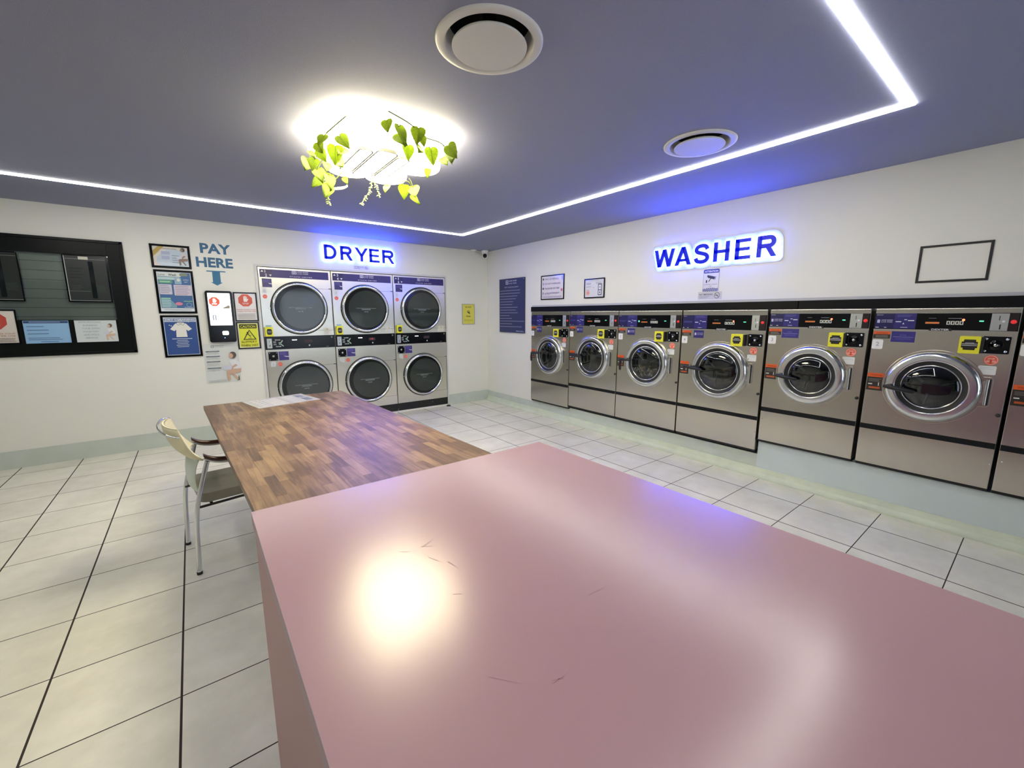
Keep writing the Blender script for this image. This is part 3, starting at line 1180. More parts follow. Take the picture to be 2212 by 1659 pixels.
# ================================================================ washers
def washer(u0, w_, big, num, label, handle, zoff=0., lit=None, loaded=False):
    """u0: distance of its left side from the room corner, along the right wall"""
    t = thing('front_load_washer', label, 'washing machine', (-.058, -u0, 0), RW, 'front-load washers along the right wall')
    Y = 0.
    if big:
        zb, d0, d1, p0, p1, cz, RO, GR, GL = .255, .538, .574, 1.362, 1.503, .962, .272, .222, .185
        hx0, hx1, hz = -.325, -.13, .985
    else:
        zb, d0, d1, p0, p1, cz, RO, GR, GL = .365, .638, .676, 1.400, 1.516, 1.006, .243, .182, .147
        hx0, hx1, hz = -.235, -.065, .99
    zb += zoff
    d0 += zoff
    d1 += zoff
    p0 += zoff * .5
    cz += zoff
    hz += zoff
    cx = w_ / 2 + (.012 if big else .004)
    # body panels
    MB().box(0, w_, 0, .24, zb, 1.549, wsteel_m).build('body', t, bevel=.003)
    MB().box(.002, w_ - .002, -.0035, 0, d0, d1, M('seam_black', '#121418', .5, spec=.2)).build('seam_band', t)
    MB().box(.0, w_, -.003, .02, p0 - .008, p0, steel_lip_m).build('panel_lip', t)
    MB().box(.001, w_ - .001, .012, .2, zb - .021, zb, blackmat_m).build('base_shadow_rail', t)  # black strip stands in for the shadow gap; black base on small washers
    k = w_ / .70
    # control panel
    c = MB()
    c.box(.002, w_ - .004, -.005, 0, p0 + .002, p1, black_m)
    cp = c.build('control_panel', t, bevel=.0015)
    c = MB()
    c.y0 = -.0055
    pz = (p0 + p1) / 2
    hh = (p1 - p0)
    c.rect(.006, .112 * k, p0 + .006, p1 - .004, C('#1b1950', .3))
    c.rect(.112 * k, .228 * k, p0 + .006, p1 - .002, C('#2b2770', .3))
    if big:
        c.bars(.014, .10 * k, pz + .01, 2, .010, .006, C('#3c3a88'))
    else:
        c.rrect(.016, .032, pz - .012, pz + .012, .003, C('#b9b8dc'))
        c.text('LOVE WASH', .04, pz + .004, .009, C('#c9c8e8'), w=.062, bold=.015)
        c.text('LIVE FREE', .04, pz - .009, .009, C('#c9c8e8'), w=.062)
    c.build('program_label', cp)
    c = MB()
    c.y0 = -.0062
    c.rect(.12 * k, .15 * k, pz - .005, pz + .001, C('#e2e2f0'))
    c.rect(.185 * k, .218 * k, pz + .003, pz + .009, C('#e2e2f0'))
    c.rect(.165 * k, .18 * k, pz + .010, pz + .015, C('#e2e2f0'))
    c.poly([(.158 * k, pz - .02), (.168 * k, pz - .02), (.163 * k, pz - .008)], C('#e2e2f0'))
    c.bars(.125 * k, .215 * k, p1 - .012, 2, .010, .003, C('#6460a8'))
    c.bars(.15 * k, .19 * k, p0 + .018, 1, .010, .005, C('#a8a6cc'))
    c.text('Dexter', .012, p1 - .015, .009, C('#c4c6cc'))
    c.bars(.01, .03, p0 + .016, 1, .01, .005, C('#d0d0d8'))
    c.bars(.06, .075, p0 + .016, 1, .01, .005, C('#d0d0d8'))
    c.build('program_label', cp)
    c = MB()
    c.y0 = -.0062
    c.bars(.29 * k, .33 * k, pz + .025, 1, .01, .003, C('#6c7078'))
    c.bars(.385 * k, .45 * k, pz + .025, 1, .01, .003, C('#8c9098'))
    c.build('display_caption', cp)
    for i in range(4):
        a = (.380 + .0205 * i) * k
        dgt = MB()
        dgt.rect(a, a + .017 * k, pz - .019, pz + .005, C('#e6e6dc'), -.0062)
        dgt.rect(a + .004 * k, a + .013 * k, pz - .015, pz + .001, C('#15161a'), -.0066)
        dgt.build('counter_digit', cp)
    c = MB()
    c.y0 = -.0055
    # coin plate
    ca, cb_ = (.578 * k, .652 * k) if not big else (w_ - .125, w_ - .062)
    c.rect(ca, cb_, p0 + .004, p1 - .003, M('coin_plate', '#b4bab8', .35, .6))
    cm = (ca + cb_) / 2
    c.rect(cm - .004, cm, pz + .012, pz + .04, C('#303336'))
    c.rect(cm + .002, cm + .008, pz - .045, pz - .014, C('#121314'))
    c.disc(cm + .016, pz + .005, .007, C('#e8ebeb'))
    c.build('coin_plate', cp)
    c = MB()
    c.y0 = -.0055
    c.rect(cb_ + .002, w_ - .008, p0 + .004, p1 - .003, C('#1a0c12', .3))
    c.build('stop_panel', cp)
    bm = (cb_ + w_ - .006) / 2
    MB().lathe(bm, pz + .003, [(.013, -.005), (.012, -.010), (.0001, -.012)], M('red_button', '#d02a2c', .35, emit=(.8, .03, .03), es=.35), n=24).build('stop_button', cp)
    MB().box(.276 * k, .345 * k, -.0062, -.005, pz - .014, pz - .002, EM('amber_display', (.75, .22, .05), .45)).build('amber_display', cp)
    MB().box(.528 * k, .548 * k, -.0062, -.005, pz + .002, pz + .010, EM('green_lamp', (.15, .9, .5), .9)).build('green_lamp', cp)
    if lit:
        MB().disc(lit * k, pz + .013, .007, EM('red_lamp', (1., .12, .05), 4.), y=-.0062).build('red_lamp', cp)
    if loaded:
        MB().disc(.25 * k, pz, .009, EM('green_lamp_bright', (.1, .9, .55), 2.), y=-.0062).build('green_lamp', cp)
    bd = MB()
    bx = .355 * k
    bd.prism([(bx - .056, p0 - .004), (bx + .056, p0 - .004), (bx + .048, p0 + .014), (bx - .048, p0 + .014)], -.008, -.004, C('#15171c', .3))
    bd.y0 = -.008
    bd.text('DEXTER', bx, p0 - .001, .0115, C('#d6d9dc', .3), w=.086, al='c', bold=.03)
    bd.build('brand_badge', cp)
    # labels on the front
    s = MB()
    s.y0 = -.0005
    top = p0 - .016
    s.rect(.004, .10, top - .052, top, C('#26221f'))
    s.rect(.004, .10, top - .022, top, C('#d95a22'))
    s.text('WARNING', .052, top - .018, .012, C('#7a2a0c'), w=.066, al='c')
    s.bars(.018, .09, top - .030, 2, .010, .004, C('#8d8a86'))
    s.build('warning_label', t)
    s = MB()
    s.y0 = -.0005
    s.rrect(.003, .066, top - .132, top - .060, .010, C('#e4e5e6'))
    s.text(num, .035, top - .108, .030, C('#9aa3aa'), al='c', bold=.02)
    s.bars(.022, .048, top - .117, 1, .01, .002, C('#b4bcc2'))
    s.build('number_tag', t)
    s = MB()
    s.y0 = -.0005
    if big:
        s.rect(.13, .235, top - .072, top + .004, C('#2c2a70', .35))
        s.rrect(.14, .158, top - .045, top - .020, .003, C('#c4c3e4'))
        s.text('LOVE WASH', .165, top - .028, .010, C('#c4c3e4'), w=.062)
        s.text('LIVE FREE', .165, top - .042, .010, C('#c4c3e4'), w=.062)
    else:
        s.rect(.106, .234, top - .075, top + .002, C('#332e7c', .35))
        s.bars(.15, .19, top - .022, 1, .01, .004, C('#6a66b4'))
        s.bars(.115, .225, top - .036, 1, .01, .003, C('#8a86c8'), 0)
        s.bars(.125, .215, top - .046, 2, .008, .003, C('#5a56a4'), .1, 'c')
    s.build('instruction_label', t)
    # yellow coin guard
    ya, yb_ = (.525, .632) if big else (.456, .552)
    yt = top - .018
    y = MB()
    y.prism(rr(ya, yb_, yt - .113, yt, .006), -.045, 0, yellow_m)
    yo = y.build('coin_guard', t, bevel=.003)
    y = MB()
    y.y0 = -.0455
    m_ = (ya + yb_) / 2
    zc = yt - .055
    o12 = [(-.036, -.02), (-.036, .02), (-.028, .02), (-.026, .034), (.026, .034), (.028, .02), (.036, .02), (.036, -.02), (.028, -.02), (.026, -.034), (-.026, -.034), (-.028, -.02)]
    y.poly([(m_ + a, zc + b) for a, b in o12], C('#141517'))
    y.bars(m_ - .034, m_ + .034, zc + .008, 2, .010, .004, C('#b9bcc0'), 0)
    y.bars(m_ - .02, m_ + .02, zc + .014, 1, .010, .003, C('#b9bcc0'), 0)
    y.build('slot', yo)
    MB().box(yb_, yb_ + .014, -.040, 0, yt - .108, yt - .004, blackmat_m).build('guard_hinge', yo)  # black right side of the yellow box
    # black lock plate with screws
    pa, pb_ = w_ - .142, w_ - .022
    l = MB()
    l.prism(rr(pa - .004, pb_ + .004, yt - .112, yt + .006, .008), -.004, 0, steel_lip_m)
    l.prism(rr(pa, pb_, yt - .108, yt + .002, .006), -.010, -.003, black_m)
    for (a, c_) in ((pa + .016, yt - .014), (pb_ - .016, yt - .014), (pa + .016, yt - .092), (pb_ - .016, yt - .092)):
        l.lathe(a, c_, [(.008, -.010), (.006, -.013), (.0001, -.014)], chrome_m, n=12)
    l.lathe((pa + pb_) / 2, yt - .053, [(.032, -.010), (.026, -.014), (.013, -.014), (.012, -.019), (.0001, -.019)], black_m, n=28)
    l.lathe((pa + pb_) / 2, yt - .053, [(.0095, -.0192), (.008, -.021), (.0001, -.021)], steel_lip_m, n=20)
    l.build('lock_plate', t)
    s = MB()
    s.y0 = -.0005
    rc = (pa + pb_) / 2 - .008
    s.disc(rc, yt - .150, .033, C('#dd6450'))
    s.ring(rc, yt - .150, .026, .030, C('#efb2a4'))
    s.text('STOP', rc, yt - .146, .009, C('#f6dcd4'), al='c', bold=.02)
    s.rect(rc - .022, rc + .022, yt - .166, yt - .152, C('#efa495'))
    s.rect(rc - .005, rc + .005, yt - .174, yt - .146, C('#cf4434'))
    s.build('round_sticker', t)
    s = MB()
    s.y0 = -.0005
    s.rrect(pa + .002, pa + .082, yt - .246, yt - .188, .007, C('#dadddd'))
    s.bars(pa + .012, pa + .074, yt - .198, 2, .010, .002, C('#a9b8c8'))
    s.rect(pa + .008, pa + .02, yt - .238, yt - .222, C('#9aa0a4'))
    s.build('small_label', t)
    s = MB()
    s.y0 = -.0005
    za = cz + .065
    s.rect(.005, .100, za - .132, za, C('#2a2725'))
    s.rect(.005, .100, za - .030, za, C('#d95a22'))
    s.text('WARNING', .054, za - .022, .013, C('#7a2a0c'), w=.066, al='c')
    s.bars(.014, .09, za - .042, 3, .009, .004, C('#6e6a66'))
    s.rect(.014, .038, za - .088, za - .080, C('#d8d8d4'))
    s.rect(.072, .077, za - .095, za - .070, C('#d8d8d4'))
    s.rect(.02, .085, za - .118, za - .104, C('#b85426'))
    s.build('warning_label', t)
    MB().lathe(w_ - .016, cz - (.175 if big else .143), [(.012, 0), (.011, -.008), (.0001, -.010)], rubber_m, n=20).build('bumper', t)
    for (a, c_) in ((w_ - .012, zb + .17), (.02, zb + .20)):
        MB().lathe(a, c_, [(.004, 0), (.003, -.003), (.0001, -.004)], chrome_m, n=10).build('screw', t)
    # raised door surround with hinge plate
    pl = MB()
    hxa, hxb, hza, hzb = RO + .004, RO + .040, cz - .098, cz + .100
    ro = RO + .016
    pts = []
    aT = math.asin((hzb - cz) / ro)
    for i in range(61):
        a = aT + (2 * math.pi - 2 * aT) * i / 60
        pts.append((cx + ro * math.cos(a), cz + ro * math.sin(a)))
    pts += [(cx + hxb - .012, hza), (cx + hxb - .004, hza + .004), (cx + hxb, hza + .014), (cx + hxb, hzb - .014), (cx + hxb - .004, hzb - .004), (cx + hxb - .012, hzb)]
    pl.prism(pts, -.006, 0, wsteel_m)
    pl.build('door_surround', t, bevel=.0025)
    # the door
    d = MB()
    d.lathe(cx, cz, [(RO, -.006), (RO + .001, -.020), (RO - .004, -.034), (RO - .014, -.046), (RO - .026, -.050), (GR + .012, -.046), (GR + .004, -.048), (GR, -.044), (GR - .002, -.034)], door_chrome_m, n=96)
    do = d.build('door', t)
    MB().lathe(cx, cz, [(GR, -.036), (GR - .012, -.032), (GL + .006, -.026)], rubber_m, n=72).build('gasket', do)
    MB().lathe(cx, cz, [(GL + .009, -.026), (GL + .006, -.034), (GL, -.034), (GL - .003, -.026)], chrome_m, n=72).build('glass_ring', do)
    n = 10
    prof = [((GL + .001) * math.cos(R(90 * i / n)), -.028 - .040 * math.sin(R(90 * i / n))) for i in range(n)] + [(.0001, -.068)]
    MB().lathe(cx, cz, prof, wglass_m, n=72).build('glass', do)
    # drum front: dark funnel with holes
    dr = MB().lathe(cx, cz, [(GL + .002, -.026), (GL - .004, -.0065), (.0001, -.0065)], M('drum_dark', '#1c2224', .3, .6, noise=.3, nscale=30), n=64)
    for k_ in range(3):
        a = R(20 + 120 * k_)
        dr.tube([(cx + .05 * math.cos(a), -.010, cz + .05 * math.sin(a)), (cx + (GL - .02) * math.cos(a), -.012, cz + (GL - .02) * math.sin(a))], .010, drum_m, n=8)
    dr.build('drum', t)
    # hinge
    h_ = MB().box(cx + hxa + .006, cx + hxb - .008, -.0065, -.0055, cz - .086, cz + .086, C('#20242a', .4))
    h_.build('hinge_slot', t)
    h_ = MB()
    h_.tube([(cx + hxa + .012, -.014, cz - .084), (cx + hxa + .012, -.014, cz + .084)], .0085, steel_lip_m, n=12)
    h_.box(cx + hxa - .016, cx + hxa + .012, -.018, -.008, cz - .07, cz + .07, steel_lip_m)
    h_.build('hinge', t)
    # handle
    ha = MB()
    if handle == 'out':
        ha.tube([(cx + hx0, -.085, hz), (cx + hx0 + .03, -.088, hz - .002), (cx + (hx0 + hx1) / 2, -.090, hz - .012), (cx + hx1 - .01, -.088, hz - .020), (cx + hx1, -.084, hz - .021)],
                [.010, .016, .015, .013, .008], blackmat_m, n=14)
        ha.tube([(cx - RO * .90, -.030, hz), (cx - RO * .88, -.088, hz)], .013, blackmat_m, n=14)
    else:
        px = cx - RO * .94
        ha.tube([(px + .075, -.075, hz), (px + .02, -.085, hz + .002), (px - .05, -.085, hz), (px - .065, -.08, hz - .005)], [.010, .016, .015, .010], blackmat_m, n=14)
        ha.tube([(px - .045, -.088, hz), (px - .048, -.092, hz - .06), (px - .046, -.09, hz - .115), (px - .044, -.085, hz - .122)], [.013, .015, .014, .009], blackmat_m, n=14)
        ha.tube([(px + .01, -.030, hz), (px + .01, -.085, hz)], .013, blackmat_m, n=14)
    ha.build('handle', do)
    return t, cx, cz, GL


washer(1.268, .798, True, '7', 'steel washer at the far left end of the row, its door handle hanging down', 'down', zoff=-.035)
washer(2.078, .804, True, '6', 'steel washer second from the far end, blue sign glow on its front', 'out')
wc = washer(2.892, .808, True, '5', 'steel washer third from the far end, tumbling laundry behind its door glass', 'down', loaded=True)
washer(3.713, .806, True, '4', 'steel washer tagged 4, the widest one at the step in the plinth', 'out', lit=.45)
washer(4.540, .692, False, '3', 'steel washer tagged 3, under the right end of the washer sign', 'out', lit=.457)
washer(5.258, .697, False, '2', 'steel washer tagged 2, below the empty black frame', 'out', lit=.457)
washer(5.973, .700, False, '1', 'steel washer cut off at the right edge of the picture', 'out', lit=.457)
# more of the row carries on out of sight toward the shopfront
MB_e = MB().box(-.058, .1, YF + .02, -6.69, .34, 1.549, wsteel_m)
struct('wall_right_filler', MB_e)

# clothes behind the glass of the third washer
t, cx, cz, GL = wc
ld = MB()
cols = [C('#b8b09c', .8), C('#6f5a4c', .8), C('#3d4440', .8), C('#c9c4b8', .8), C('#7c6a3c', .8), C('#a07a62', .8)]
for i in range(46):
    a = random.uniform(200, 340)
    r = GL * random.uniform(.35, .86)
    x, z = cx + r * math.cos(R(a)), cz + r * math.sin(R(a)) * .95
    if z > cz - .02:
        continue
    q = random.uniform(.012, .024)
    pts = []
    for k in range(6):
        t_ = k / 5
        pts.append((x + q * 1.6 * (t_ - .5), -.020 - .008 * math.sin(3 * t_ + i), z + q * .7 * math.sin(4 * t_ + i)))
    ld.tube(pts, [q * .3, q * .5, q * .55, q * .5, q * .4, q * .2], random.choice(cols), n=7)
lo = ld.build('laundry', None)
lo.location = (-.058, -2.892, 0)
lo.rotation_euler = (0, 0, RW)
tag(lo, 'crumpled wet laundry at the bottom of the third washer drum', 'laundry', kind='stuff')


# ================================================================ notices on the walls
def notice(name, label, cat, rect_, rz, frame=0., fcol=None, depth=.012, sheet='#dddddd', draw=None, group=None, glossy=True, rim=None):
    """rect_ = x0,x1,z0,z1 along the wall; draw(mb, x0,x1,z0,z1) prints the sheet"""
    x0, x1, z0, z1 = rect_
    t = thing(name, label, cat, (0, 0, 0), rz, group)
    if rz == 0:
        t.location = (x0, 0, z0)
    else:
        t.location = (0, -x0, z0)
    w_, h_ = x1 - x0, z1 - z0
    f = frame
    if frame:
        b = MB()
        for q in ((0, f, 0, h_), (w_ - f, w_, 0, h_), (f, w_ - f, 0, f), (f, w_ - f, h_ - f, h_)):
            b.box(q[0], q[1], -depth, -.0005, q[2], q[3], fcol or black_m)
        b.build('frame', t, bevel=.001)
    p = MB()
    p.box(f, w_ - f, -depth * .55 if frame else -depth, -.001, f, h_ - f, G(sheet) if glossy else C(sheet))
    p.y0 = (-depth * .55 if frame else -depth) - .0002
    if draw:
        draw(p, f, w_ - f, f, h_ - f)
    p.build('printed_sheet', t)
    return t


def seated_figure(p, x, z, s, skin='#c6a58e', top='#d9dce0', hair='#5a4c44'):
    """printed picture of a seated person holding a laundry basket"""
    p.poly([(x - .05 * s, z + .62 * s), (x + .12 * s, z + .66 * s), (x + .22 * s, z + .52 * s), (x + .24 * s, z + .34 * s), (x + .06 * s, z + .33 * s), (x, z + .46 * s)], C(top))
    p.poly([(x + .24 * s, z + .36 * s), (x + .22 * s, z + .24 * s), (x - .04 * s, z + .20 * s), (x - .14 * s, z + .27 * s), (x - .10 * s, z + .35 * s)], C(skin))
    p.poly([(x - .14 * s, z + .27 * s), (x - .06 * s, z + .24 * s), (x - .05 * s, z + .04 * s), (x - .10 * s, z + .0 * s), (x - .13 * s, z + .02 * s)], C(skin))
    p.poly([(x - .04 * s, z + .24 * s), (x + .04 * s, z + .22 * s), (x + .16 * s, z + .04 * s), (x + .11 * s, z + .01 * s)], C(skin))
    p.poly([(x + .10 * s, z + .50 * s), (x + .16 * s, z + .46 * s), (x - .02 * s, z + .34 * s), (x - .06 * s, z + .38 * s)], C(skin))
    p.poly([(x - .24 * s, z + .46 * s), (x + .02 * s, z + .46 * s), (x - .02 * s, z + .33 * s), (x - .20 * s, z + .34 * s)], C('#c8ccd8'))
    p.disc(x + .06 * s, z + .78 * s, .10 * s, C(hair), rx=.09 * s, n=20)
    p.disc(x + .01 * s, z + .76 * s, .075 * s, C(skin), rx=.055 * s, n=20)


def stop_sign(p, cx, cz, r, ink='#cf5140', wh='#f0ece8', word=True):
    p.poly([(cx + r * math.cos(R(22.5 + 45 * i)), cz + r * math.sin(R(22.5 + 45 * i))) for i in range(8)], C(ink))
    # raised hand
    for i, (dx, l) in enumerate(((-.19, .30), (-.065, .38), (.065, .36), (.19, .26))):
        p.rrect(cx + dx * r - .052 * r, cx + dx * r + .052 * r, cz + .12 * r, cz + (.30 + l) * r, .05 * r, C(wh))
    p.rrect(cx - .25 * r, cx + .25 * r, cz - .22 * r, cz + .30 * r, .1 * r, C(wh))
    p.poly([(cx + .18 * r, cz - .18 * r), (cx + .27 * r, cz - .05 * r), (cx + .44 * r, cz + .22 * r), (cx + .36 * r, cz + .28 * r), (cx + .22 * r, cz + .10 * r)], C(wh))
    if word:
        p.text('STOP', cx, cz - .62 * r, .25 * r, C(wh), al='c', bold=.02)


def d_offer(p, a, b, c, d):
    W, Hh = b - a, d - c
    p.poly([(a + .02, c), (b, c), (b, d - .03), (a + .12, d - .03), (a + .03, c + .09)], G('#b9c9d6'))
    p.poly([(a, d - .05), (a + .05, d), (a + .10, d), (a, d - .11)], G('#b39a4c'))
    p.poly([(a, c), (a + .05, c), (a, c + .08)], G('#d8c8c0'))
    p.text('OPENING OFFER', a + W * .48, d - .028, .012, G('#6f7484'), al='c')
    p.bars(a + .07, a + .15, d - .05, 2, .05, .034, G('#a9b0cc'), .2)
    p.bars(a + .16, a + .24, d - .09, 4, .024, .006, G('#76829a'))
    seated_figure(p, b - .055, c + .01, .22, '#8a7468', '#c6c8c8', '#4a463c')


notice('framed_poster', 'black framed small landscape offer poster, topmost of the three left of PAY HERE', 'poster', (-4.410, -4.064, 2.013, 2.264), 0, .022, draw=d_offer, sheet='#d6d2c6')


def d_love(p, a, b, c, d):
    W, Hh = b - a, d - c
    p.rect(a + .006, b - .006, c + .036, d - .006, G('#41699a'))
    p.rect(a + .006, b - .09, d - .05, d - .006, G('#d3dcd8'))
    p.text('Love', a + .014, d - .040, .022, G('#20242a'))
    p.text('Wash', a + .10, d - .040, .022, G('#20242a'), bold=.02)
    p.rect(a + .006, b - .10, d - .085, d - .055, G('#b4cfce'))
    p.rect(b - .10, b - .03, d - .04, d - .012, G('#7d8a72'))
    p.rrect(a + .010, a + .13, d - .125, d - .088, .014, G('#5f9c80'))
    p.bars(a + .02, a + .12, d - .10, 1, .02, .012, G('#a6d2b4'))
    p.rect(b - .15, b - .09, d - .13, d - .065, G('#8fb0c4'))
    p.disc(b - .115, d - .085, .015, G('#d9dccf'))
    p.text('OPEN', b - .05, d - .088, .014, G('#c9d8ea'), al='c')
    p.text('24/7', b - .05, d - .112, .014, G('#c9d8ea'), al='c')
    p.rrect(a + .010, a + .118, d - .245, d - .135, .006, G('#c8c4d2'))
    p.bars(a + .018, a + .11, d - .150, 5, .018, .006, G('#8c92a8'))
    p.rrect(a + .135, b - .008, d - .255, d - .138, .006, G('#cdc5d2'))
    p.bars(a + .145, b - .016, d - .150, 6, .018, .006, G('#9890a8'))
    p.poly([(a + .008, c + .04), (a + .14, c + .04), (a + .145, c + .065), (a + .09, c + .135), (a + .008, c + .14)], G('#79a3ae'))
    p.bars(a + .014, a + .11, c + .15, 1, .02, .014, G('#93c8ac'))
    p.bars(a + .016, a + .10, c + .125, 5, .018, .007, G('#bcd6da'))
    p.disc(a + .165, c + .085, .018, G('#d9829a'), rx=.032)
    p.ring(b - .045, c + .075, .020, .023, G('#b4cbe0'))
    p.bars(b - .09, b - .01, c + .118, 1, .02, .009, G('#7fc09c'), 0)
    p.bars(b - .09, b - .01, c + .05, 1, .02, .006, G('#b4cbe0'), 0)
    p.bars(a + .03, b - .03, c + .022, 1, .02, .005, G('#8e97a0'), 0)


notice('framed_poster', 'black framed blue and green price poster, middle of the three left of the pay kiosk', 'poster', (-4.404, -4.061, 1.517, 1.993), 0, .022, draw=d_love, sheet='#dfe6e8')


def d_dryclean(p, a, b, c, d):
    cx = (a + b) / 2
    p.rect(a + .006, b - .006, c + .006, d - .052, G('#2b4d8c'))
    p.rrect(a + .006, b - .008, d - .044, d - .012, .014, G('#7d8da8'))
    p.text('DRY CLEANING', cx, d - .037, .019, G('#e6ebf0'), w=(b - a) - .035, al='c', bold=.02)
    w_ = G('#e2e2da')
    cz = c + .255
    p.poly([(cx - .022, cz + .115), (cx + .022, cz + .115), (cx + .05, cz + .10), (cx + .098, cz + .04), (cx + .062, cz + .018), (cx + .045, cz + .035),
            (cx + .050, cz - .05), (cx - .050, cz - .05), (cx - .045, cz + .035), (cx - .062, cz + .018), (cx - .098, cz + .04), (cx - .05, cz + .10)], w_)
    ln = G('#7b827c')
    for s in (-1, 1):
        p.line(cx, cz + .098, cx + s * .022, cz + .082, .0035, ln)
        p.line(cx + s * .022, cz + .082, cx + s * .038, cz + .106, .0035, ln)
        p.line(cx, cz + .098, cx + s * .020, cz + .117, .0035, ln)
    p.ring(cx - .002, cz + .135, .010, .016, G('#d9dde6'), a0=-60, a1=200)
    for x, z, r in ((-.10, .085, .006), (-.085, .078, .007), (.06, .125, .006), (.075, .118, .004)):
        p.poly([(cx + x, cz + z + r), (cx + x + r, cz + z), (cx + x, cz + z - r), (cx + x - r, cz + z)], w_)
    lt = G('#c4d2e6')
    p.bars(cx - .09, cx + .09, cz - .066, 1, .02, .007, lt, 0, 'c')
    p.bars(cx - .06, cx + .06, cz - .085, 5, .018, .006, lt, .3, 'c')


notice('framed_poster', 'black framed blue poster with a white shirt, lowest left of the pay kiosk', 'poster', (-4.400, -4.058, 1.023, 1.496), 0, .022, draw=d_dryclean, sheet='#ccd6de')

# PAY HERE lettering and arrow painted on the wall
pay = thing('pay_here_lettering', 'teal blue PAY HERE lettering and down arrow on the wall above the kiosk', 'lettering', (0, 0, 0))
teal = C('#2b6186', .5)
p = MB()
p.text('PAY', -3.968, 2.208, .108, teal, w=.294, bold=.035, y=-.001, ext=.001)
p.build('word', pay)
p = MB()
p.text('HERE', -4.018, 2.052, .108, teal, w=.352, bold=.035, y=-.001, ext=.001)
p.build('word', pay)
MB().prism([(-3.932, 2.010), (-3.932, 1.998), (-3.878, 1.998), (-3.880, 1.878), (-3.900, 1.878), (-3.842, 1.842), (-3.784, 1.878), (-3.803, 1.878), (-3.803, 1.998), (-3.749, 1.998), (-3.749, 2.010)][::-1], -.002, -.0005, C('#2c6f92', .5)).build('arrow', pay)

# pay kiosk
kx0, kx1, kz0, kz1 = -3.974, -3.711, 1.178, 1.779
k = thing('pay_kiosk', 'black wall-mounted pay kiosk with a bright white screen', 'payment kiosk', (kx0, 0, kz0))
W, Hh = kx1 - kx0, kz1 - kz0
MB().prism(rr(0, W, 0, Hh, .022), -.045, -.0005, black_m).build('case', k, bevel=.004)
s = MB()
s.prism(rr(.022, W - .024, .200, Hh - .026, .006), -.047, -.044, EM('kiosk_screen', (1, 1, 1), 1.15, '#ffffff'))
so = s.build('screen', k)
p = MB()
p.y0 = -.0472
red_e = EM('screen_red', (.80, .12, .06), .75)
wt_e = EM('screen_white', (1, 1, 1), 1.1, '#ffffff')
cx_, cz_, r_ = .082, Hh - .125, .055
p.poly([(cx_ + r_ * math.cos(R(22.5 + 45 * i)), cz_ + r_ * math.sin(R(22.5 + 45 * i))) for i in range(8)], red_e)
for dx, l in ((-.19, .3), (-.065, .38), (.065, .36), (.19, .26)):
    p.rrect(cx_ + (dx - .052) * r_, cx_ + (dx + .052) * r_, cz_ + .12 * r_, cz_ + (.3 + l) * r_, .05 * r_, wt_e)
p.rrect(cx_ - .25 * r_, cx_ + .25 * r_, cz_ - .22 * r_, cz_ + .3 * r_, .1 * r_, wt_e)
p.poly([(cx_ + .18 * r_, cz_ - .18 * r_), (cx_ + .44 * r_, cz_ + .22 * r_), (cx_ + .34 * r_, cz_ + .28 * r_)], wt_e)
p.text('STOP', cx_, cz_ - .62 * r_, .27 * r_, wt_e, al='c', bold=.03)
p.bars(.04, .11, Hh - .198, 1, .01, .005, EM('screen_grey', (.35, .36, .38), .7), 0)
p.poly([(.155, Hh - .20), (.215, Hh - .165), (.228, Hh - .172), (.225, Hh - .202), (.17, Hh - .206)], EM('screen_taupe', (.30, .27, .2), .7))
bl_e = EM('screen_blue', (.05, .09, .22), .7)
p.rect(.052, .085, .262, .318, bl_e)
p.rect(.060, .077, .268, .312, wt_e)
p.ring(.205, .290, .010, .014, EM('screen_gold', (.6, .5, .2), .7), n=16)
p.build('screen_picture', so)
MB().prism(rr(W * .49, W * .72, .085, .132, .012), -.048, -.044, EM('reader_glow', (1, 1, 1), 2.2, '#ffffff')).build('card_reader', k)
MB().disc(W * .56, .052, .005, EM('reader_dot', (.3, .5, 1), 2.), y=-.0462).build('indicator_lamp', k)


def d_stop(p, a, b, c, d):
    cx = (a + b) / 2
    stop_sign(p, cx, d - .082, .078, '#cf5a48', '#e9e2de')
    r_ = C('#b86a58')
    p.text('PLEASE CLEAN YOUR', cx, d - .20, .013, r_, w=(b - a) - .02, al='c')
    p.text('TABLE AFTER USE', cx, d - .222, .013, r_, w=(b - a) - .02, al='c')
    p.bars(a + .01, b - .01, d - .242, 5, .014, .005, C('#a29c98'), .15, 'c')


notice('framed_notice', 'white notice with a red stop hand in a black frame, right of the pay kiosk', 'notice', (-3.700, -3.456, 1.424, 1.772), 0, .014, draw=d_stop, sheet='#dad6d2')


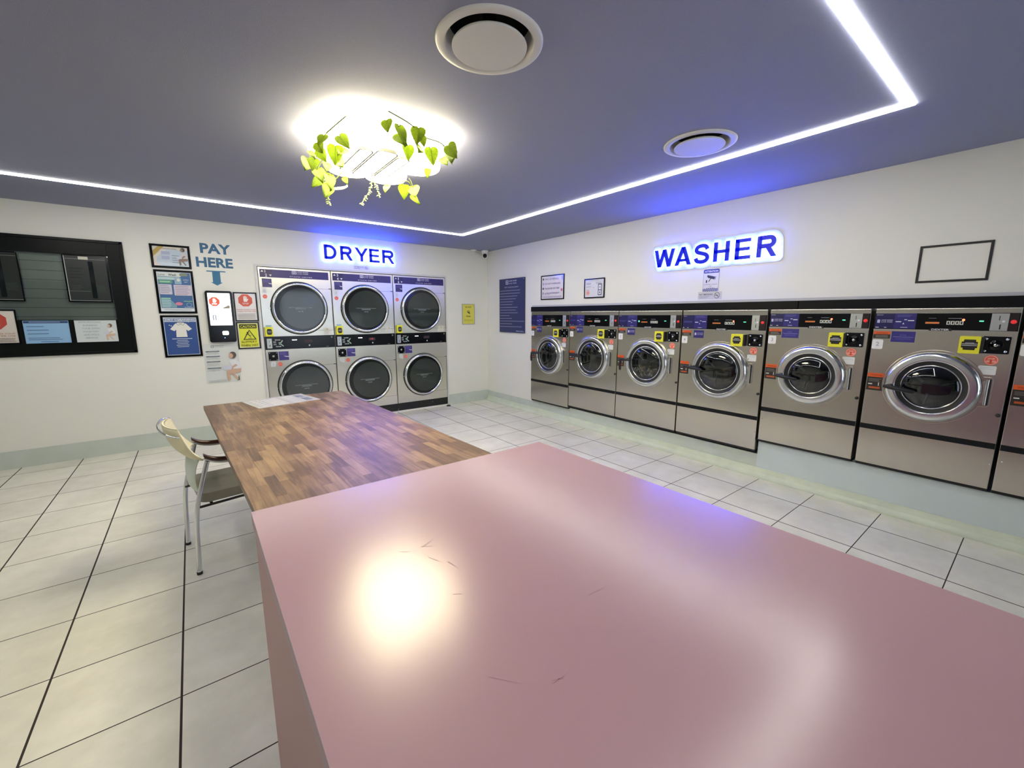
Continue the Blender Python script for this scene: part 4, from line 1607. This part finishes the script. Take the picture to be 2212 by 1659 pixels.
def d_caution(p, a, b, c, d):
    cx = (a + b) / 2
    bk = C('#1c1d10')
    p.rect(a + .01, b - .006, c + .01, d - .008, C('#d9dd3a'))
    p.rrect(a + .016, b - .014, d - .066, d - .014, .006, bk)
    p.text('CAUTION', cx, d - .056, .030, C('#d9dd3a'), w=(b - a) - .055, al='c', bold=.01)
    t0 = [(a + .045, c + .098), (b - .025, c + .098), (cx + .01, d - .080)]
    p.poly(t0, bk)
    p.poly([(a + .062, c + .107), (b - .042, c + .107), (cx + .01, d - .098)], C('#d9dd3a'))
    # slipping figure
    x, z = cx, c + .165
    p.disc(x - .012, z + .022, .008, bk, n=16)
    p.line(x - .014, z + .014, x + .004, z - .012, .010, bk)
    p.line(x - .012, z + .008, x - .032, z - .002, .005, bk)
    p.line(x - .012, z + .010, x + .012, z + .016, .005, bk)
    p.line(x + .004, z - .012, x + .028, z - .018, .006, bk)
    p.line(x + .004, z - .014, x + .024, z - .040, .006, bk)
    p.bars(x - .005, x + .035, z - .046, 2, .006, .002, bk, .2)
    p.text('SLIPPERY', cx, c + .060, .028, C('#3a3a14'), w=.165, al='c')
    p.text('WHEN WET', cx, c + .016, .028, C('#3a3a14'), w=.185, al='c')


notice('caution_sign', 'yellow slippery when wet sign in a black frame, right of the pay kiosk', 'sign', (-3.700, -3.460, 1.085, 1.415), 0, .014, draw=d_caution, sheet='#dfe0b8')


def d_rules(p, a, b, c, d):
    p.rrect(a + .075, a + .105, d - .048, d - .020, .005, C('#8b9398'))
    p.rect(a + .082, a + .098, d - .042, d - .026, C('#c9cfce'))
    p.text('LOVE WASH', a + .115, d - .031, .011, C('#7f878c'), w=.085, bold=.01)
    p.text('LIVE FREE', a + .115, d - .048, .009, C('#9aa1a4'), w=.085)
    for i, z in enumerate((d - .085, d - .145, d - .208, d - .285)):
        p.rrect(a + .018, a + .155, z - .012, z, .006, C('#5c6674'))
        p.bars(a + .05, a + .13, z - .004, 1, .01, .003, C('#9fa8b0'), .2, 'c')
        p.bars(a + .02, a + .165, z - .022, 3 if i == 2 else 2, .013, .0035, C('#aab0ae'))
    p.bars(a + .02, a + .20, c + .035, 2, .016, .0035, C('#9da4a4'), .05)
    p.poly([(b - .035, c + .02), (b - .02, c + .075), (b - .015, c + .075), (b - .015, c + .02)], C('#3e4844'))
    seated_figure(p, b - .085, c + .02, .40)


notice('paper_poster', 'unframed grey poster of a seated person with a laundry basket, below the pay kiosk', 'poster', (-4.050, -3.706, .686, 1.160), 0, 0, depth=.003, draw=d_rules, sheet='#cfd4d0', glossy=False)


def d_yellow(p, a, b, c, d):
    cx = (a + b) / 2
    p.rect(a, b, c, d, C('#d9d45c'))
    bk = C('#4b4a30')
    p.text('BE KIND', cx, d - .052, .022, bk, al='c', bold=.02)
    p.ring(cx, d - .12, .018, .025, bk, a0=-20, a1=210)
    p.poly([(cx - .03, d - .118), (cx + .012, d - .118), (cx + .034, d - .150), (cx + .02, d - .158)], bk)
    p.text('Rules', cx, c + .115, .028, bk, al='c', bold=.02)
    p.bars(a + .02, b - .02, c + .075, 3, .012, .004, C('#a9a550'), .1, 'c')
    p.disc(cx, c + .022, .006, C('#a9a550'), n=12)


notice('small_sign', 'small yellow sign in a grey frame between the dryers and the room corner', 'sign', (-.514, -.268, 1.343, 1.687), 0, .012, fcol=C('#a7aaa2', .4), draw=d_yellow, sheet='#d9d45c')


def d_nosmoke(p, a, b, c, d):
    W, Hh = b - a, d - c
    ink = C('#55585e')
    p.text('NO SMOKING', a + W * .06, c + Hh * .55, Hh * .22, ink, w=W * .56, bold=.02)
    p.bars(a + W * .06, a + W * .5, c + Hh * .42, 2, Hh * .16, Hh * .07, C('#9a9ca2'))
    cx, cz, r_ = a + W * .80, c + Hh * .5, Hh * .38
    p.ring(cx, cz, r_ * .84, r_, ink)
    p.rect(cx - r_ * .6, cx + r_ * .5, cz - r_ * .12, cz + r_ * .10, ink)
    p.line(cx - r_ * .6, cz + r_ * .6, cx + r_ * .6, cz - r_ * .6, r_ * .16, ink)


notice('no_smoking_sign', 'small pale no smoking sign on the wall under the dryer letters', 'sign', (-2.255, -2.03, 2.132, 2.188), 0, 0, depth=.002, draw=d_nosmoke, sheet='#d4d4d8', glossy=False)
notice('no_smoking_sign', 'grey no smoking sign on the right wall, resting on the fascia above the washers', 'sign', (3.828, 4.070, 1.657, 1.732), RW, 0, depth=.002, draw=d_nosmoke, sheet='#c9cacb', glossy=False)


def d_attention(p, a, b, c, d):
    cx = (a + b) / 2
    bl = C('#2a3c8e')
    p.rrect(a, b, c, d, .012, C('#8088b0'))
    p.rrect(a + .003, b - .003, c + .003, d - .003, .010, C('#dcdde4'))
    p.rrect(a + .002, b - .002, d - .038, d - .001, .010, bl)
    p.text('ATTENTION', cx, d - .029, .017, C('#e8eaf4'), w=(b - a) - .024, al='c', bold=.02)
    dk = C('#1a2452')
    p.poly([(a + .045, d - .055), (b - .040, d - .075), (b - .050, d - .100), (a + .050, d - .082), (a + .036, d - .066)], dk)
    p.poly([(b - .040, d - .075), (b - .028, d - .070), (b - .036, d - .102), (b - .050, d - .100)], C('#7f88a8'))
    p.line(cx, d - .088, cx - .022, d - .120, .007, dk)
    p.rect(a + .030, a + .042, d - .130, d - .104, dk)
    p.text('SURVEILLANCE', cx, d - .152, .010, C('#6c7084'), w=.13, al='c')
    p.text('AREA', cx, d - .170, .010, C('#6c7084'), al='c')
    p.bars(cx - .04, cx + .04, d - .180, 1, .01, .005, C('#9a9eb0'), 0, 'c')
    n = 14
    q = (b - a - .008) / n
    for r_ in range(4):
        for i in range(n):
            if (i + r_) % 2 == 0:
                p.rect(a + .004 + i * q, a + .004 + (i + 1) * q, c + .004 + r_ * .0065, c + .004 + (r_ + 1) * .0065, bl, p.y0 - .006)


notice('surveillance_sign', 'white and blue attention surveillance sign under the washer letters', 'sign', (3.871, 4.030, 1.734, 1.950), RW, 0, depth=.002, draw=d_attention, sheet='#dcdde4', glossy=False)


def d_navy(p, a, b, c, d):
    wh = C('#c3c8da')
    cx = (a + b) / 2
    p.rrect(a + .175, a + .245, d - .09, d - .025, .012, wh)
    p.rrect(a + .185, a + .235, d - .080, d - .035, .008, C('#262f5c'))
    p.disc(a + .21, d - .058, .013, wh)
    p.text('LOVE WASH', a + .262, d - .050, .022, wh, w=.20, bold=.02)
    p.text('LIVE FREE', a + .262, d - .088, .020, wh, w=.20)
    p.text('HOW TO USE OUR LAUNDRY', cx, d - .145, .018, wh, w=.36, al='c')
    ln = C('#8e96b4')
    for i, wv in enumerate((.52, .52, .46, .42, .35, .33, .47, .42, .47, .26, .32, .64, .33, .58)):
        z = d - .185 - i * .044
        p.rect(a + .025, a + .025 + wv, z - .008, z, ln)
    p.text('thank you!', b - .03, c + .02, .020, wh, w=.17, al='r', bold=.02)


navy = notice('rules_board', 'tall navy blue instruction board on the right wall beside the room corner', 'sign', (.396, 1.050, 1.222, 2.078), RW, 0, depth=.022, draw=d_navy, sheet='#262f5c', glossy=False)
for z in (.02, .836):
    MB().lathe(.634, z, [(.008, -.022), (.007, -.026), (.0001, -.027)], chrome_m, n=14).build('screw', navy)


def d_tips(p, a, b, c, d):
    W = b - a
    ink = C('#8a80a0')
    for i, (s_, wv) in enumerate((('NO DYEING', .62), ('DO NOT OVERLOAD', .70), ('PLEASE BE ON TIME', .66), ('LOW DETERGENT', .66))):
        z = d - .045 - i * .066
        p.disc(a + .035, z + .006, .016, C('#4e4c60'), n=16)
        if i in (1, 3):
            p.disc(a + .035, z + .006, .010, G('#d9d5dc'), n=16)
        p.text(s_, a + .075, z - .006, .022, ink, w=W * wv, bold=.02)
    p.text('IS OK', a + .075, c + .054, .020, ink, w=W * .24)
    p.disc(b - .03, c + .115, .020, C('#c87a84'))
    p.bars(a + .02, b - .02, c + .035, 2, .014, .006, C('#a8a4b4'), .05)
    p.rect(b - .028, b - .018, d - .06, d - .012, C('#a9a4c8'))


notice('framed_notice', 'larger framed list of washing tips, left of two frames above the far washers', 'notice', (1.419, 1.897, 1.721, 2.064), RW, .014, draw=d_tips, sheet='#dcd8dc')


def d_kioskhelp(p, a, b, c, d):
    p.bars(a + .08, b - .08, d - .012, 1, .01, .005, C('#a4a4ae'), 0, 'c')
    p.bars(a + .02, a + .12, d - .04, 2, .014, .006, C('#8e8e9c'))
    p.bars(a + .02, a + .11, d - .08, 2, .012, .005, C('#a4a4b0'))
    p.bars(a + .02, a + .09, d - .125, 1, .012, .005, C('#b0a4a8'))
    p.bars(b - .13, b - .02, d - .035, 2, .012, .005, C('#8e8e9c'))
    p.disc(a + .05, c + .055, .032, C('#d9958c'))
    p.ring(a + .05, c + .055, .022, .026, C('#f0d4cc'))
    p.rect(b - .092, b - .030, c + .022, c + .162, C('#4a4c5c'))
    p.rect(b - .082, b - .040, c + .090, c + .150, C('#d6dae2'))
    p.rect(b - .082, b - .040, c + .032, c + .080, C('#d6dae2'))
    p.disc(b - .061, c + .120, .007, C('#50566c'), n=14)
    p.disc(b - .061, c + .055, .009, C('#30343e'), n=14)
    p.poly([(a + .13, c + .118), (a + .15, c + .124), (a + .15, c + .112)], C('#c08890'))


notice('framed_notice', 'smaller framed notice with a red dot, right of two frames above the far washers', 'notice', (2.272, 2.611, 1.717, 1.963), RW, .014, draw=d_kioskhelp, sheet='#d8dade')

# empty frame: only four black bars on the wall
ef = thing('empty_frame', 'empty black rectangular frame with bare wall inside, above the washers at right', 'frame', (0, -5.438, 1.727), RW)
b = MB()
W, Hh, f = .345, .252, .014
for q in ((0, f, 0, Hh), (W - f, W, 0, Hh), (f, W - f, 0, f), (f, W - f, Hh - f, Hh)):
    b.box(q[0], q[1], -.006, -.0003, q[2], q[3], blackmat_m)
b.build('frame_border', ef, bevel=.0015)

# ================================================================ office window with its posters
wf = MB()
fm = M('window_black', '#070d0c', .35, spec=.2)
for q in ((WX0, WX0 + .125, WZ0, WZ1), (WX1 - .122, WX1, WZ0, WZ1), (WX0 + .125, WX1 - .122, WZ1 - .148, WZ1), (WX0 + .125, WX1 - .122, WZ0, WZ0 + .35)):
    wf.box(q[0], q[1], -.010, .06, q[2], q[3], fm)
win = struct('window_1', wf, bevel=.002)
rim_ = MB()
for q in ((WX0 - .006, WX0 + .022, WZ0 - .004, WZ1 + .004), (WX1 - .022, WX1 + .006, WZ0 - .004, WZ1 + .004), (WX0, WX1, WZ1 - .022, WZ1 + .004), (WX0, WX1, WZ0 - .004, WZ0 + .022)):
    rim_.box(q[0], q[1], -.022, -.009, q[2], q[3], fm)
rim_.build('window_moulding', win, bevel=.002)
MB().box(WX0 + .12, WX1 - .12, .012, .016, WZ0 + .34, WZ1 - .14, winglass_m).build('window_pane', win)
# added grey lined sheet: stands in for brick reflected in the pane
sh = MB().box(WX0 + .1, WX1 - .1, .045, .055, WZ0 + .3, WZ1 - .1, M('office_blind', '#a3aca8', .6, noise=.08, nscale=5))
for i in range(9):
    z = WZ0 + .38 + i * .09
    sh.box(WX0 + .1, WX1 - .1, .043, .045, z, z + .004, C('#4a524f'))
sh.build('window_blind', win)


def d_dark(seed):
    def f(p, a, b, c, d):
        rnd = random.Random(seed)
        g = C('#4b5450', .08, .8)
        p.line(a + .004, c + .004, a + .004, d - .004, .004, C('#c3c9c4'))
        p.line(a + .004, c + .006, b - .004, c + .006, .003, C('#a5aba6'))
        p.line(a + .004, d - .03, b - .004, d - .03, .003, C('#8b918c'))
        p.line(a + .006, c + .10, a + .16, c + .10, .002, C('#8b918c'))
        p.bars(a + .03, a + .11, c + .155, 3, .016, .005, g)
        p.bars(b - .11, b - .02, c + .16, 6, .012, .004, g)
        p.bars(a + .03, a + .13, d - .12, 4, .03, .006, C('#333a37', .08, .8))
        p.rect(a + .105, a + .175, d - .035, d - .006, C('#c9c6b8'))
        p.rect(a + .17, a + .205, c + .03, d - .05, C('#10181a', .08, .8))
    return f


mirror_sheet = '#1a211f'
notice('dark_poster', 'dark reflective framed poster at the upper right of the black notice window', 'poster', (-5.086, -4.763, 1.628, 2.096), 0, .010, draw=d_dark(1), sheet=mirror_sheet)
notice('dark_poster', 'dark reflective framed poster cut off at the upper left edge of the black notice window', 'poster', (-5.70, -5.375, 1.628, 2.090), 0, .010, draw=d_dark(2), sheet=mirror_sheet)


def d_stop2(p, a, b, c, d):
    cx = (a + b) / 2
    stop_sign(p, cx, d - .095, .085, '#b84438', '#e4dcd6')
    r_ = C('#a8604c')
    p.text('PLEASE CLEAN YOUR', cx, c + .082, .014, r_, w=(b - a) - .03, al='c')
    p.text('TABLE AFTER USE', cx, c + .060, .014, r_, w=(b - a) - .03, al='c')
    p.bars(a + .015, b - .015, c + .045, 3, .014, .006, C('#8e8478'), .1, 'c')


def lift(t, dy):
    t.location.y -= dy
    return t


lift(notice('framed_notice', 'white notice with red stop hand at the lower left of the black notice window', 'notice', (-5.745, -5.452, 1.222, 1.548), 0, .012, draw=d_stop2, sheet='#d6d0c4'), .011)


def d_bluecard(p, a, b, c, d):
    p.rect(a + .004, b - .006, d - .026, d - .006, C('#2c3f6a'))
    p.bars(a + .04, b - .06, d - .012, 1, .01, .006, C('#8fa4cc'), 0)
    p.bars(a + .02, a + .17, d - .055, 3, .035, .007, C('#4f7098'), .25)
    p.bars(a + .02, a + .25, c + .055, 2, .016, .006, C('#4f7098'), .1)
    p.bars(a + .10, a + .22, c + .018, 1, .016, .006, C('#4f7098'), 0)


lift(notice('blue_notice', 'light blue notice card in the middle of the window bottom row', 'notice', (-5.426, -5.108, 1.218, 1.448), 0, .004, draw=d_bluecard, sheet='#8db8dc'), .011)


def d_service(p, a, b, c, d):
    cx = a + (b - a) * .36
    ink = C('#9aa5ad')
    for i, s_ in enumerate(('INTRODUCING', 'RUNNING', 'YOUR OWN', 'WASH DRY', 'AND FOLD', 'SERVICE?')):
        p.text(s_, cx, d - .028 - i * .032, .017, ink, al='c', bold=.015)
    seated_figure(p, b - .065, c + .012, .20, '#cdb29c', '#dde0e0', '#6a5c54')


lift(notice('white_notice', 'white service notice at the lower right of the black notice window', 'notice', (-5.078, -4.757, 1.218, 1.449), 0, .004, draw=d_service, sheet='#cdd6d6'), .011)

# ================================================================ pink folding counter
pk = thing('pink_counter', 'large pink topped folding counter in the foreground', 'counter', (-4.05, -4.772, 0))
PW, PL = 1.083, 2.45
b = MB().box(0, PW, -PL, 0, .912, .950, pinkedge_m)
b.box(.0005, PW - .0005, -PL + .0005, -.0005, .9495, .9503, pink_m)
b.build('counter_top', pk, bevel=.0008)
MB().box(.003, .021, -PL + .03, -.025, 0, .912, pinkside_m).build('side_panel', pk, bevel=.001)
MB().box(PW - .021, PW - .003, -PL + .03, -.025, 0, .912, pinkside_m).build('side_panel', pk, bevel=.001)
MB().box(.021, PW - .021, -.045, -.027, 0, .912, pinkside_m).build('end_panel', pk)
MB().box(.021, PW - .021, -PL + .05, -.045, .45, .468, pinkside_m).build('shelf', pk)

# scuffs on the pink top
sc_m = C('#a97f86', .6)
sf = MB()
random.seed(21)
for i in range(26):
    x, y = random.uniform(.25, .62), random.uniform(-.95, -.35)
    a = random.uniform(0, 3.14)
    l_ = random.uniform(.01, .05)
    t_ = .0006
    dx, dy = math.cos(a) * l_, math.sin(a) * l_
    nx, ny = -math.sin(a) * t_, math.cos(a) * t_
    sf.add([(x + nx, y + ny, .9506), (x - nx, y - ny, .9506), (x + dx - nx, y + dy - ny, .9506), (x + dx + nx, y + dy + ny, .9506)], [(0, 1, 2, 3)], sc_m)
tag(sf.build('scratches', pk), kind='stuff')

# ================================================================ wooden table with its pale under-top
tr_ = R(2.6)
wt = thing('wooden_table', 'brown butcher block table running from the pink counter towards the dryers', 'table', (-4.12, -1.90, 0), tr_)
TW, TL = 1.104, 2.86
MB().box(0, TW, -TL, 0, .726, .760, wood_m).build('table_top', wt, bevel=.002)
MB().box(.05, TW + .036, -TL + .02, -.02, .700, .7255, white_m).build('under_top', wt, bevel=.002)
for y in (-.50, -2.3):
    MB().box(.42, .48, y - .06, y, 0, .70, M('table_leg_grey', '#8c8f8c', .5)).build('leg', wt)
    MB().box(.80, .86, y - .06, y, 0, .70, M('table_leg_grey', '#8c8f8c', .5)).build('leg', wt)

# laminated price sheet lying on the wood
ps = thing('laminated_sheet', 'laminated grey price sheet lying on the far end of the wooden table', 'sheet', (-3.55, -2.04, .7604), R(12.3))
p = MB()
sw, sh_ = .478, .405
p.box(-sw / 2 - .03, sw / 2 - .01, -sh_ / 2 + .0, sh_ / 2, 0, .0015, C('#cfcfd6', .2, .4))


def zrect(b_, x0, x1, y0, y1, m, z=.0019):
    b_.add([(x0, y0, z), (x1, y0, z), (x1, y1, z), (x0, y1, z)], [(0, 1, 2, 3)], m)


lg, md = C('#dddde2', .25), C('#aeb0bc', .25)
zrect(p, -.24, .20, -.18, .18, C('#b9bac4', .25), .0017)
for i in range(6):
    for j in range(2):
        zrect(p, -.14 + j * .17, -.02 + j * .17, -.16 + i * .055, -.14 + i * .055, lg)
for i in range(5):
    zrect(p, -.225, -.18, -.15 + i * .07, -.13 + i * .07, lg)
zrect(p, -.165, -.16, -.18, .18, lg)
zrect(p, .02, .024, -.18, .18, lg)
zrect(p, .13, .19, -.15, -.02, C('#8d95ac', .25))
zrect(p, .13, .19, .02, .15, C('#8d95ac', .25))
p.build('printed_sheet', ps)

# ================================================================ chair
ch = thing('armchair', 'cream backed chrome chair with brown arm pads at the wooden table', 'chair', (-4.2635, -3.0, 0), R(7))


def bez(pts, n=6):
    return smooth_path(pts, n)


for s in (-1, 1):
    y = s * .223
    path = bez([(0, y, .012), (.006, y, .12), (.012, y, .26), (.024, y, .38), (.052, y, .50), (.080, y, .60), (.100, y, .668)], 5)
    lg_ = MB().tube(path, .0125, chrome_m, n=14)
    lo_ = lg_.build('leg', ch)
    MB().tube([(0, y, 0), (0, y, .016)], .0145, rubber_m, n=14).build('foot_cap', lo_)
    path = bez([(.485, y, .012), (.475, y, .25), (.462, y, .45), (.44, y, .59), (.40, y, .645)], 5)
    lg_ = MB().tube(path, .0125, chrome_m, n=14)
    lo_ = lg_.build('leg', ch)
    MB().tube([(.485, y, 0), (.485, y, .016)], .0145, rubber_m, n=14).build('foot_cap', lo_)
    path = bez([(.085, y, .690), (.13, y, .662), (.20, y, .646), (.30, y, .645), (.40, y, .648)], 5)
    ar = MB().tube(path, .0095, chrome_m, n=12)
    ao = ar.build('arm_rail', ch)
    # brown pad on top of the rail, a flattened sweep
    pd = MB()
    n = 12
    v, f = [], []
    for i, q in enumerate(path):
        tt = i / (len(path) - 1)
        hw_ = .020 * (.6 + .4 * math.sin(math.pi * min(max(tt, .05), .95)))
        for k_ in range(n):
            a = 2 * math.pi * k_ / n
            v.append((q.x, q.y + hw_ * math.cos(a), q.z + .017 + .011 * math.sin(a)))
    for i in range(len(path) - 1):
        for k_ in range(n):
            j = (k_ + 1) % n
            f.append((i * n + k_, i * n + j, (i + 1) * n + j, (i + 1) * n + k_))
    pd.add(v, f, brown_m, True)
    pd.add(v[:n], [tuple(range(n))], brown_m)
    pd.add(v[-n:], [tuple(range(n))], brown_m)
    pd.build('arm_pad', ch)


def back_surf(prof, half, th, m, bow):
    """sheet through (x,z,halfwidth) rows bowed backward in the middle, with thickness"""
    b_ = MB()
    nu = 14
    v = []
    for side in (0, 1):
        for (x, z, hw_, t_) in prof:
            for i in range(nu + 1):
                u = -1 + 2 * i / nu
                edge = (1 - abs(u) ** 6)
                xo = x - bow * (1 - u * u)
                off = t_ * .5 * (.35 + .65 * edge)
                v.append((xo + (off if side else -off), u * hw_, z))
    k_ = len(prof) * (nu + 1)
    f = []
    for r_ in range(len(prof) - 1):
        for i in range(nu):
            a = r_ * (nu + 1) + i
            f.append((a, a + 1, a + nu + 2, a + nu + 1))
            f.append((k_ + a, k_ + a + nu + 1, k_ + a + nu + 2, k_ + a + 1))
    for r_ in range(len(prof) - 1):
        for i in (0, nu):
            a = r_ * (nu + 1) + i
            f.append((a, a + nu + 1, k_ + a + nu + 1, k_ + a))
    for r_ in (0, len(prof) - 1):
        for i in range(nu):
            a = r_ * (nu + 1) + i
            f.append((a, k_ + a, k_ + a + 1, a + 1))
    b_.add(v, f, m, True)
    return b_


bk = back_surf([(.088, .668, .214, .030), (.074, .686, .224, .040), (.050, .712, .228, .044), (.028, .748, .226, .042), (.012, .79, .222, .038), (.000, .83, .216, .032), (-.008, .862, .208, .026), (-.010, .872, .196, .012)],
               .22, .03, cream_m, .045)
bk.build('backrest', ch, subsurf=1)
lb = back_surf([(.072, .44, .120, .010), (.050, .47, .130, .014), (.042, .54, .140, .016), (.050, .62, .16, .018), (.070, .676, .18, .020)], .2, .02, pale_m, .02)
lb.build('lower_back', ch, subsurf=1)
hd = MB().tube(bez([(-.010, .19, .868), (-.05, .16, .872), (-.075, .08, .862), (-.082, 0, .855), (-.075, -.08, .845), (-.05, -.17, .835), (-.002, -.205, .822)], 6), .0055, chrome_m, n=10)
hd.build('grab_rail', ch)
# seat cushion
pts = [(x, y) for x, y in rr(.05, .50, -.205, .205, .05)]
stb = MB().prismz(pts, .415, .470, seat_m, True)
stb.build('seat', ch, bevel=.014, seg=4)
fr_ = MB()
for s in (-1, 1):
    fr_.tube([(.022, s * .215, .40), (.25, s * .205, .402), (.462, s * .215, .40)], .008, M('chair_underframe', '#2c2a28', .4), n=8)
fr_.tube([(.10, -.20, .402), (.10, .20, .402)], .008, M('chair_underframe', '#2c2a28', .4), n=8)
fr_.tube([(.40, -.20, .402), (.40, .20, .402)], .008, M('chair_underframe', '#2c2a28', .4), n=8)
fr_.build('seat_frame', ch)
